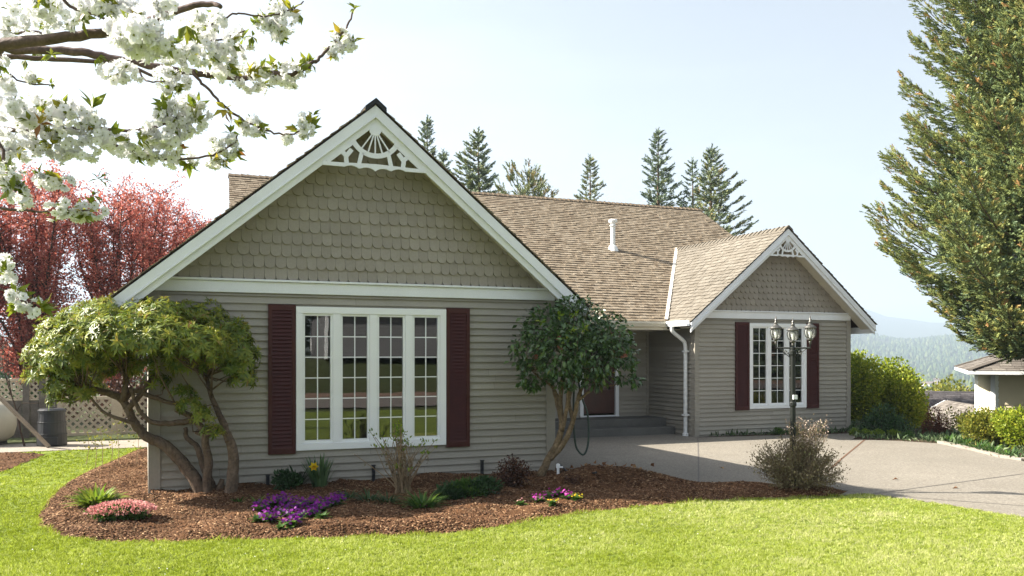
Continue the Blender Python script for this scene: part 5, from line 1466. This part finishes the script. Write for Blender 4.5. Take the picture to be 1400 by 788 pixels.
p = bz(676, 676); clump("grey_rosette", p, .09, .08, 18, 142, "tiny blue-grey leaf rosette left of the red-brown shrub", "plant", None, M("grey_leaf", (0,0,0), .6, .2, trans=.2, ramp=[(0,(.12,.18,.16)),(1,(.22,.28,.25))]), .16, .3)
# orange dry leaves on the mound
ng = np.random.default_rng(143); n = 46; xs = ng.normal(824, 26, n); ys = ng.normal(641, 5, n)
c_ = on_z(824, 646); gx_ = ng.normal(c_.x, .28, n); gy_ = ng.normal(c_.y, .16, n); pos = np.stack([gx_, gy_, mound(gx_, gy_)+.025], -1)
root = empty("leaf_litter", tuple(bz(824, 641)), "scatter of curled orange-brown dead leaves on the bark mound by the porch", "dead leaves")
part_scatter("leaves", leaf_t(.34,.25,.25), pos, ng.normal(size=(n,3))+np.array([0,0,.25]), rand_unit(n,ng), ng.uniform(.05,.10,n), M("orange_litter", (0,0,0), .8, .15, trans=.2, ramp=[(0,(.14,.06,.025)),(.6,(.26,.12,.05)),(1,(.34,.22,.11))]), root)
# tall spindly yellow-green seedlings at the house corner
for i, (px, yt, D) in enumerate(((140,588,13.2),(152,594,13.4),(118,596,13.6),(162,578,13.0),(130,602,13.0),(186,590,13.3))):
    b = at_d(px, 600, D); b.z = 0; t = at_d(px+(i%3-1)*3, yt, D)
    root = empty("seedling", tuple(b), "spindly seedling with pale yellow-green leaves at the bark bed's left edge", "plant", "spindly seedlings at the bed's left edge")
    m = MB(); m.tube([b, b.lerp(t,.5)+Vector((.02,0,0)), t], [.005,.004,.002], 5); m.build("stem", m_twig, root)
    ng = np.random.default_rng(150+i); k = 26; tt = ng.uniform(.55,1.05,k)[:,None]
    pos = np.array(tuple(b))*(1-tt)+np.array(tuple(t))*tt+ng.normal(size=(k,3))*np.array([.07,.05,.03])
    part_scatter("leaves", leaf_t(.25,.1,.1), pos, ng.normal(size=(k,3))+np.array([0,0,.3]), rand_unit(k,ng), ng.uniform(.03,.06,k), m_gold, root)

# ------------------------------------------------------------------ lamp post with its brown shrub
LB = on_z(1084, 668, .03); LD_ = (LB-Vector((0,0,EYE))).dot(Vector((SY,CY,0)))
lamp = empty("lamp_post", tuple(LB), "dark iron lamp post carrying three glass lanterns on scrolled arms", "lamp post")
def lz(py): return EYE + (HOR-py)/FPX*LD_
m = MB(); x, y = LB.x, LB.y
m.lathe((x,y,0), [(.075,-.05),(.075,.16),(.055,.19),(.048,.24),(.036,.30),(.034,1.05),(.044,1.06),(.044,1.10),(.034,1.11),(.031,lz(486)),(.042,lz(485)),(.042,lz(480)),(.030,lz(479)),(.030,lz(475))], 14)
m.build("post", m_iron, lamp, smooth=False, bevel=.002)
m = MB(); m.box(x-.03, x+.03, y-.05, y-.03, lz(546), lz(540)); m.build("sensor", m_white, lamp)
arm_dir = Vector((CY, -SY, 0)).lerp(Vector((1,0,0)), .25).normalized(); arm_dir = (Matrix.Rotation(R(-34), 3, 'Z') @ arm_dir)
m_lglass = bpy.data.materials.new("lantern_glass"); m_lglass.use_nodes = True
_t = m_lglass.node_tree; _b = _t.nodes["Principled BSDF"]; _b.inputs['Base Color'].default_value = (.85,.87,.84,1); _b.inputs['Roughness'].default_value = .18
_tl = _t.nodes.new("ShaderNodeBsdfTranslucent"); _tl.inputs[0].default_value = (.9,.92,.88,1); _tp = _t.nodes.new("ShaderNodeBsdfTransparent")
_m1 = _t.nodes.new("ShaderNodeMixShader"); _m1.inputs[0].default_value = .55; _m2 = _t.nodes.new("ShaderNodeMixShader"); _m2.inputs[0].default_value = .78
_t.links.new(_b.outputs[0], _m1.inputs[1]); _t.links.new(_tl.outputs[0], _m1.inputs[2]); _t.links.new(_m1.outputs[0], _m2.inputs[1]); _t.links.new(_tp.outputs[0], _m2.inputs[2])
_t.links.new(_m2.outputs[0], _t.nodes["Material Output"].inputs['Surface'])
m_bulb = M("frosted_bulb", (.75,.75,.72), .5, .4)
def lantern(c):
    LS_ = .74
    g = MB(); z0 = c.z; sc_ = lambda L: [(r*LS_, z*LS_) for r, z in L]
    prof = sc_([(.038,0),(.068,.035),(.086,.09),(.086,.125),(.070,.165)])
    body = MB(); body.lathe((c.x,c.y,z0), sc_([(.045,-.03),(.05,-.012),(.040,0),(.036,.004)]), 12); body.lathe((c.x,c.y,z0), sc_([(.018,-.09),(.024,-.06),(.018,-.05),(.03,-.03)]), 10)
    body.lathe((c.x,c.y,z0), sc_([(.100,.166),(.104,.178),(.088,.20),(.052,.222),(.038,.24),(.030,.25)]), 16)
    body.lathe((c.x,c.y,z0), sc_([(.026,.25),(.034,.268),(.020,.288),(.014,.30),(.022,.312),(.012,.335),(.006,.37),(.002,.385)]), 10)
    for i in range(6):
        a = math.pi*2*i/6+.2; pts = [(c.x+math.cos(a)*(r+.004), c.y+math.sin(a)*(r+.004), z0+z) for r, z in prof]; body.tube(pts, .0055, 5)
    b = body.build("lantern", m_pewter, lamp, smooth=False)
    g.lathe((c.x,c.y,z0), [(r*.97, z) for r, z in prof], 16); g.f = g.f[:-2]
    g.build("lantern_glass", m_lglass, b, smooth=True)
    k = MB(); k.lathe((c.x,c.y,z0), sc_([(.016,.0),(.016,.04),(.02,.06),(.03,.09),(.024,.12),(.005,.135)]), 12); k.build("bulb", m_bulb, b, smooth=True)
zl = lz(463)
off = 20/FPX*LD_/max(.3, arm_dir.dot(Vector((CY,-SY,0))))
arms = MB()
for sg in (-1, 1):
    e = Vector((x,y,0)) + arm_dir*sg*off
    ctr = Vector((x,y,lz(476)))
    arms.tube([ctr, Vector((e.x,e.y,lz(476))), Vector((e.x,e.y,zl-.06))], [.011,.011,.012], 8)
    sc = []
    for q in np.linspace(0, 1, 13):
        a = math.pi*(1.0+1.9*q); rr_ = .028*(1-.4*q)
        sc.append(Vector((x,y,0)) + arm_dir*sg*(off*.42+rr_*math.cos(a)) + Vector((0,0,lz(481)-.01+rr_*math.sin(a))))
    arms.tube([Vector((x,y,0))+arm_dir*sg*.03+Vector((0,0,lz(490)))] + sc, .006, 6)
    arms.tube(smooth_path([Vector((x,y,0))+arm_dir*sg*.03+Vector((0,0,lz(490))), Vector((x,y,0))+arm_dir*sg*off*.4+Vector((0,0,lz(484))), Vector((x,y,0))+arm_dir*sg*off*.8+Vector((0,0,lz(477)))], 5), .006, 6)
    lantern(Vector((e.x, e.y, zl)))
arms.build("arm", m_iron, lamp)
lantern(Vector((x, y, lz(466))))
# brown shrub round the post
p = on_z(1086, 670, .0); p.z = .03
root = empty("lavender_shrub", tuple(p), "dry brown twiggy shrub spreading round the foot of the lamp post", "shrub")
rg = random.Random(160); ng = np.random.default_rng(160); m = MB(); tips = []
for i in range(300):
    a = rg.uniform(0, 6.28); e = math.sqrt(rg.random()); rx = .62
    hh = (.72-.32*e)*rg.uniform(.6,1.08)
    tips.append(p + Vector((math.cos(a)*rx*e, math.sin(a)*rx*.8*e, hh)))
for i in range(60):
    tips.append(at_d(rg.gauss(1104, 17), rg.uniform(572, 610), LD_+rg.uniform(-.25,.25)))
for i in range(70):
    a = rg.uniform(0,6.28); tips.append(p + Vector((math.cos(a)*rg.uniform(.4,.68), -abs(math.sin(a))*.55, rg.uniform(.06,.25))))
twiggy(m, tips, lambda t: p + Vector((rg.gauss(0,.09), rg.gauss(0,.08), -.02)) + (t-p)*.12*Vector((1,1,0)).length*0, .006, .0022, rg, 4, .3)
m.build("stems", M("greybrown_twig", (.17,.125,.085), .85, .15, noise=(30,.3)), root)
T = to_np(tips); k = 22; tt = ng.uniform(.45,1.03,(len(T)*k,1)); pos = np.repeat(T,k,0)*tt + np.array(tuple(p))*(1-tt) + ng.normal(size=(len(T)*k,3))*.028
part_scatter("foliage", diamond_t(.22,.15), pos, ng.normal(size=pos.shape)*.6+np.array([0,0,.7]), rand_unit(len(pos),ng), ng.uniform(.018,.042,len(pos)), m_dry, root, np.clip(ng.beta(1.8,2.4,len(pos)),0,1))
T3_ = T[300:360]; pos = np.repeat(T3_,10,0)+ng.normal(size=(600,3))*.025
part_scatter("blossom", diamond_t(.5,.2), pos, rand_unit(600,ng), rand_unit(600,ng), ng.uniform(.012,.026,600), M("pinkish_head", (0,0,0), .8, .1, trans=.2, ramp=[(0,(.30,.22,.18)),(1,(.44,.36,.30))]), root)

# ------------------------------------------------------------------ small things about the house
for i, (px, py, h) in enumerate(((366,672,.12),(510.5,668,.2),(659,665,.19))):
    p = on_y(px, py, YA-.055); p.z = bedz(p.x, p.y)
    m = MB(); m.box(p.x-.02, p.x+.02, p.y-.02, p.y+.012, p.z-.1, p.z+h); m.box(p.x-.026, p.x+.026, p.y-.026, p.y+.016, p.z+h, p.z+h+.012)
    tag(m.build("vent_stake", m_black, bevel=.003), "short black post standing against the siding under the big window", "post", "short black posts along the siding")
p = bz(763, 655)
m = MB(); m.lathe((p.x,p.y,p.z), [(.018,-.05),(.018,.09),(.028,.092),(.028,.14),(.014,.15)], 10); m.tube([(p.x,p.y,p.z+.11),(p.x+.06,p.y-.02,p.z+.10)], .012, 8)
tag(m.build("standpipe", m_metal_white), "short white standpipe poking out of the bark beside the porch", "pipe")
hs = PX([(784,470),(785,520),(784,560),(785,590),(788,612),(797,622),(803,612),(805,590),(803,565),(797,548),(790,520)], 11.95)
m = MB(); m.tube(smooth_path(hs, 5), .014, 8); tag(m.build("garden_hose", M("hose_green", (.012,.03,.026), .4, .5)), "dark green garden hose hanging in a loop from the little tree", "hose")
p0 = bz(766, 642)
m = MB(); m.tube(smooth_path([p0+Vector((0,0,.08)), bz(775,646)+Vector((0,0,.05)), on_z(792,650,.09), on_z(806,648,.14), on_z(815,646,.2)], 5), .013, 8)
tag(m.build("water_pipe", m_black), "thin black pipe lying from the standpipe onto the bark mound", "pipe")

# left corner: fence, lattice, compost bin, plank, tank, seedling tree
FY = 20.3
fx0, fx1 = on_y(82, 570, FY).x, XA0+1.5
fz0, fz1 = on_y(140, 597, FY).z, on_y(140, 542, FY).z
fz0 = max(fz0, .02)
root = empty("lattice_fence", ((fx0+fx1)/2, FY, 0), "low beige lattice fence with a plain post, left of the house", "fence")
def lattice(mb, x0, x1, z0, z1, y, st, wd):
    for sg in (-1, 1):
        k = x0-(z1-z0)
        while k < x1+(z1-z0):
            # line x = k + sg*(z-z0) (sg=-1: shifted)
            a = (k, z0) if sg > 0 else (k+(z1-z0), z0); b = (k+(z1-z0), z1) if sg > 0 else (k, z1)
            (xa, za), (xb, zb) = a, b
            lo, hi = max(min(xa,xb), x0), min(max(xa,xb), x1)
            if hi-lo > .02:
                f_ = lambda X: za+(X-xa)/(xb-xa)*(zb-za)
                yy = y + (.006 if sg > 0 else -.006)
                mb.bar((lo, yy, f_(lo)), (hi, yy, f_(hi)), wd, .01, up=(0,1,0))
            k += st
m = MB(); lattice(m, fx0+.04, fx1-.04, fz0+.06, fz1-.07, FY, .155, .046); m.build("lattice", m_lattice, root)
m = MB(); m.box(fx0, fx1, FY-.03, FY+.03, fz1-.07, fz1); m.box(fx0, fx1, FY-.025, FY+.025, fz0, fz0+.06); m.build("rail", m_lattice, root, bevel=.003)
for px in (160,):
    xx = on_y(px, 570, FY).x; m = MB(); m.box(xx-.11, xx+.11, FY-.045, FY-.014, fz0, fz1+.001); m.build("post", m_lattice, root, bevel=.003)
for xx in (fx0+.0, fx1-.0):
    m = MB(); m.box(xx-.05, xx+.05, FY-.04, FY+.035, 0, fz1+.03); m.build("post", m_lattice, root, bevel=.003)
fl0, fl1 = -6.0, fx0-.05; bt = on_y(20, 518, FY).z; bm_ = on_y(20, 548, FY).z
root = empty("board_fence", ((fl0+fl1)/2, FY, 0), "weathered board fence with a lattice top, behind the black bin", "fence")
m = MB(); xx = fl0
while xx < fl1-.02:
    m.box(xx, min(xx+.14, fl1), FY-.012, FY+.012, .02, bm_-.002); xx += .147
m.build("boards", m_board, root)
m = MB(); lattice(m, fl0, fl1-.2, bm_+.03, bt-.05, FY, .13, .04); m.build("lattice", m_lattice, root)
m = MB(); m.box(fl0, fl1, FY-.03, FY+.03, bt-.05, bt); m.box(fl0, fl1, FY-.028, FY+.028, bm_, bm_+.03); m.build("rail", m_lattice, root, bevel=.003)
for px in (36, 58): 
    xx = on_y(px, 540, FY).x; m = MB(); m.box(xx-.06, xx+.06, FY-.05, FY-.031, 0, bt+.02); m.build("post", m_board, root, bevel=.003)
bush("laurel_shrub", (-.2, FY+2.0, 0), 1.7, .7, .62, 4500, 171, "dark brownish undergrowth behind the lattice fence", "shrub", None, m_redleaf, (.05,.1), .4, 9)
bush("laurel_shrub", (-4.0, FY+1.6, 0), 1.9, .7, .75, 4500, 172, "dark evergreen undergrowth behind the board fence", "shrub", None, m_dkgreen, (.05,.1), .4, 9)
p = on_z(71, 609)
bin_ = empty("compost_bin", tuple(p), "black tapered plastic compost bin standing in front of the fence", "bin")
m = MB(); m.lathe(p, [(.25,0),(.26,.02),(.255,.2),(.262,.205),(.262,.225),(.25,.23),(.24,.42),(.247,.425),(.247,.445),(.235,.45),(.225,.62)], 24); m.build("body", m_black, bin_, smooth=False)
m = MB(); m.lathe(p, [(.242,.622),(.245,.66),(.20,.69),(.06,.70),(.06,.715),(.02,.72)], 24); m.build("lid", m_black, bin_)
m = MB(); m.box(p.x-.12, p.x+.12, p.y-.275, p.y-.235, .03, .17); m.build("hatch", m_black, bin_, bevel=.006)
p = on_z(-22, 609)
tk = empty("water_tank", (p.x, p.y+.2, 0), "white rounded tank cut off by the left picture edge", "tank")
m = MB(); m.lathe((p.x,p.y+.2,0), [(.12,.04),(.34,.06),(.47,.16),(.52,.34),(.51,.52),(.42,.70),(.25,.80),(.10,.83)], 32); m.build("body", M("ivory_plastic", (.42,.40,.33), .5, .4, noise=(3,.1)), tk, smooth=True)
m = MB(); m.lathe((p.x,p.y+.2,0), [(.11,.825),(.11,.87),(.04,.88)], 20); m.build("cap", m_metal_white, tk)
m = MB(); m.lathe((p.x,p.y+.2,0), [(.36,0),(.36,.05),(.30,.07)], 20); m.build("foot", m_black, tk)
a = on_z(67, 612); b = at_d(-22, 522, (p-Vector((0,0,EYE))).dot(Vector((SY,CY,0)))-.55)
m = MB(); m.bar(a+Vector((0,0,.01)), b, .11, .045); tag(m.build("plank", m_plank, bevel=.004), "long weathered plank leaning up to the left over the white tank", "plank")
b0 = on_z(34, 610); Db = (b0-Vector((0,0,EYE))).dot(Vector((SY,CY,0)))
root = empty("sapling", tuple(b0), "bare dark thin-stemmed sapling between the white tank and the black bin", "tree")
m = MB()
for pts, r0 in (([(34,612),(27,585),(22,560),(12,530),(4,500),(2,470)], .02), ([(30,598),(25,570),(16,540),(11,505),(12,480)], .014), ([(22,565),(30,552),(45,552),(56,551)], .008), ([(14,530),(8,515),(-4,505)], .008)):
    limb(m, PX(pts, Db), r0, .004, 6, 4)
m.build("trunk", m_bark_dark, root)

# ------------------------------------------------------------------ neighbouring houses down the slope
def simple_house(name, c, yaw, L_, W_, zg, ze, rise, over, label, wallm, roofm, trim, hip=0.0):
    root = empty(name, (c[0], c[1], zg), label, "house")
    rot = Matrix.Rotation(yaw, 3, 'Z'); C = Vector((c[0], c[1], 0))
    T = lambda x, y, z: C + rot @ Vector((x, y, 0)) + Vector((0,0,z))
    m = MB(); n = int((ze-zg)/.15)
    hl, hw_ = L_/2, W_/2
    for k in range(n+1):
        z0 = zg+k*.15; z1 = min(z0+.15, ze)
        if z1-z0 < .01: continue
        lo = .02; q = [(-hl,-hw_),(hl,-hw_),(hl,hw_),(-hl,hw_)]
        o = lambda p, e: (p[0]+math.copysign(e,p[0]), p[1]+math.copysign(e,p[1]))
        vs = [T(*o(p,lo), z0) for p in q] + [T(*p, z1) for p in q]
        m.add(vs, [(0,1,5,4),(1,2,6,5),(2,3,7,6),(3,0,4,7),(3,2,1,0)])
    for sx_ in (() if hip else (-hl, hl)): m.add([T(sx_,-hw_,ze), T(sx_,hw_,ze), T(sx_,0,ze+rise*hw_/(hw_+over))], [(0,1,2)])
    m.build("wall", wallm, root)
    r = MB(); ho = hl+over; wo = hw_+over
    hr = ho-hip
    r.add([T(-ho,-wo,ze), T(ho,-wo,ze), T(ho,wo,ze), T(-ho,wo,ze), T(-hr,0,ze+rise), T(hr,0,ze+rise), T(-ho,-wo,ze-.1), T(ho,-wo,ze-.1), T(ho,wo,ze-.1), T(-ho,wo,ze-.1)],
          [(0,1,5,4),(2,3,4,5),(1,2,5),(3,0,4),(0,6,7,1),(1,7,8,2),(2,8,9,3),(3,9,6,0),(6,9,8,7)])
    ro = r.build("roof", m_under, root)
    sl_ = math.hypot(wo, rise)
    for sg in (-1, 1):
        o = T(-ho, sg*(wo+.02), ze+.005); u_ = rot @ Vector((1,0,0)); v_ = rot @ Vector((0,-sg*wo,0)) + Vector((0,0,rise))
        cl_ = []
        if hip:
            for sx_ in (-1, 1):
                hv = (T(sx_*hr,0,ze+rise) - T(sx_*ho,sg*wo,ze)); nn_ = hv.cross(Vector((0,0,1)))
                if nn_.dot(u_)*sx_ < 0: nn_ = -nn_
                cl_.append((T(sx_*ho,sg*wo,ze), nn_.normalized()))
        shakes("shingles", o, u_, v_, 2*ho, sl_+.02, .16, .2, .45, roofm, seed=int(abs(c[0])*10)+sg, thick=.014, parent=ro, clip=cl_)
    if hip:
        for sx_ in (-1, 1):
            o = T(sx_*(ho+.02), -wo, ze+.005); u_ = rot @ Vector((0,1,0)); v_ = rot @ Vector((-sx_*hip,0,0)) + Vector((0,0,rise)); cl_ = []
            for sy_ in (-1, 1):
                hv = (T(sx_*hr,0,ze+rise) - T(sx_*ho,sy_*wo,ze)); nn_ = hv.cross(Vector((0,0,1)))
                if nn_.dot(u_)*sy_ < 0: nn_ = -nn_
                cl_.append((T(sx_*ho,sy_*wo,ze), nn_.normalized()))
            shakes("shingles", o, u_, v_, 2*wo, math.hypot(hip, rise)+.02, .16, .2, .45, roofm, seed=77+sx_, thick=.014, parent=ro, clip=cl_)
            hc = MB()
            for sy_ in (-1, 1): hc.bar(T(sx_*ho,sy_*wo,ze+.03), T(sx_*hr,0,ze+rise+.03), .2, .03)
            hc.build("hip_cap", roofm, ro)
    t = MB()
    for sg in (-1, 1):
        t.bar(T(-ho, sg*(wo+.03), ze-.045), T(ho, sg*(wo+.03), ze-.045), .04, .09)
        for sx_ in (-ho-.02, ho+.02):
            if not hip: t.bar(T(sx_, sg*wo, ze-.07), T(sx_, 0, ze+rise-.07), .05, .2)
            elif sg > 0: t.bar(T(sx_, -wo, ze-.045), T(sx_, wo, ze-.045), .04, .09)
    t.build("fascia", trim, root)
    cb = MB()
    for sx_ in (-hl, hl):
        for sy_ in (-hw_, hw_):
            cb.bar(T(sx_, sy_, zg), T(sx_, sy_, ze-.1), .14, .14, up=(1,0,0))
    cb.build("corner_board", trim, root)
    return root, T
m_creamwall = M("cream_siding", (0.56, 0.49, 0.34), .7, .2, noise=(2, .05))
m_greyroof = M("grey_shingle", (.15,.13,.115), .9, .1, noise=(20,.2), ramp=[(0,(.10,.088,.078)),(.5,(.145,.128,.115)),(1,(.20,.18,.16))])
m_slate = M("dark_shingle", (.06,.055,.06), .9, .1, noise=(20,.2), ramp=[(0,(.045,.04,.043)),(.5,(.065,.06,.063)),(1,(.09,.082,.085))])
m_terracotta = M("brick_wall", (.30,.16,.10), .85, .15, noise=(20,.3))
# cream bungalow on the right: its front left corner shows
cc = at_d(1360, 510, 23.0); ze_ = EYE + (HOR-507)/FPX*23.0
yaw = R(-47)
rot = Matrix.Rotation(yaw, 3, 'Z'); ctr = Vector((cc.x, cc.y, 0)) + rot @ Vector((4.5, 3.2, 0))
simple_house("neighbour_bungalow", (ctr.x, ctr.y), yaw, 9.0, 6.4, -2.6, ze_, 1.42, .62, "cream bungalow with a grey shingle hip roof standing under the huge spruce", m_creamwall, m_greyroof, m_white, hip=4.0)
# house below with the dark roof
c2 = at_d(1285, 560, 41); simple_house("dark_roofed_house", (c2.x+1.2, c2.y+2.2), R(-40), 6.2, 6.5, hz(c2.x,c2.y)-1, EYE-.105*41+.4, 2.1, .5, "house lower down the slope showing only its dark shingle roof", m_creamwall, m_slate, m_white)
c3 = at_d(1330, 585, 31); simple_house("brick_cottage", (c3.x+.9, c3.y+.8), R(58), 5.0, 2.7, hz(c3.x,c3.y)-.6, EYE-.112*31+.7, .95, .35, "small brick house with white barge boards below the driveway's far edge", m_terracotta, m_greyroof, m_white)

# ------------------------------------------------------------------ across the street, seen mirrored in the window panes
def far_tree(x, y, H, Rb, seed, label):
    conifer("street_conifer", (x, y, hz(x, y)), H, Rb, seed, label, "conifers across the street", m_fir, nbr=90, per=26, ss=(.5,.95), zlo=.03)
for i in range(11): far_tree(-8+i*6.2+random.uniform(-1.5,1.5), -27-random.uniform(0,5), random.uniform(9,15), random.uniform(3.4,4.6), 500+i, "dark conifer across the street, mirrored in the window glass")
simple_house("street_house", (13, -24.5), R(4), 9, 7, hz(13,-24), hz(13,-24)+2.7, 2.4, .6, "grey house across the street, mirrored in the window glass", M("street_wall", (.16,.16,.17), .8, .2), m_slate, m_white)

# windblown petals on grass and bark, dry leaves on the drive
n = 260; ngl = np.random.default_rng(601)
px_ = ngl.uniform(-1.5, 7.5, n); py_ = ngl.uniform(6.6, 10.2, n); k = pip(lawn, px_, py_); px_, py_ = px_[k], py_[k]; n = len(px_)
tag(scatter("fallen_petals", *diamond_t(.42, .1), np.stack([px_, py_, np.full(n, .022)], -1), rand_unit(n, ngl)*np.array([1,1,.2]), np.tile([0,0,1.],(n,1))+ngl.normal(size=(n,3))*.3, ngl.uniform(.010,.016,n), m_petal, rnd=ngl.random(n)), kind="stuff")
m_stray = M("orange_litter", (0,0,0))
for i, (a, b) in enumerate(((1228,656),(1088,652),(985,640),(1310,668))):
    p = on_z(a, b, .006); root = empty("dead_leaf", tuple(p), "single curled orange-brown leaf lying on the driveway", "dead leaf", "stray leaves on the driveway")
    sd_ = np.array([[p.x, p.y, .012]]); part_scatter("leaf", leaf_t(.36,.25,.2), sd_, ngl.normal(size=(1,3))*np.array([[1,1,.1]]), np.array([[0,0,1.]]), .075, m_stray, root)
    m = MB(); m.tube([p + Vector((0,0,.01)), p + Vector((-.02,.012,.014)), p + Vector((-.035,.016,.01))], .002, 4); m.build("stalk", m_twigdk, root)
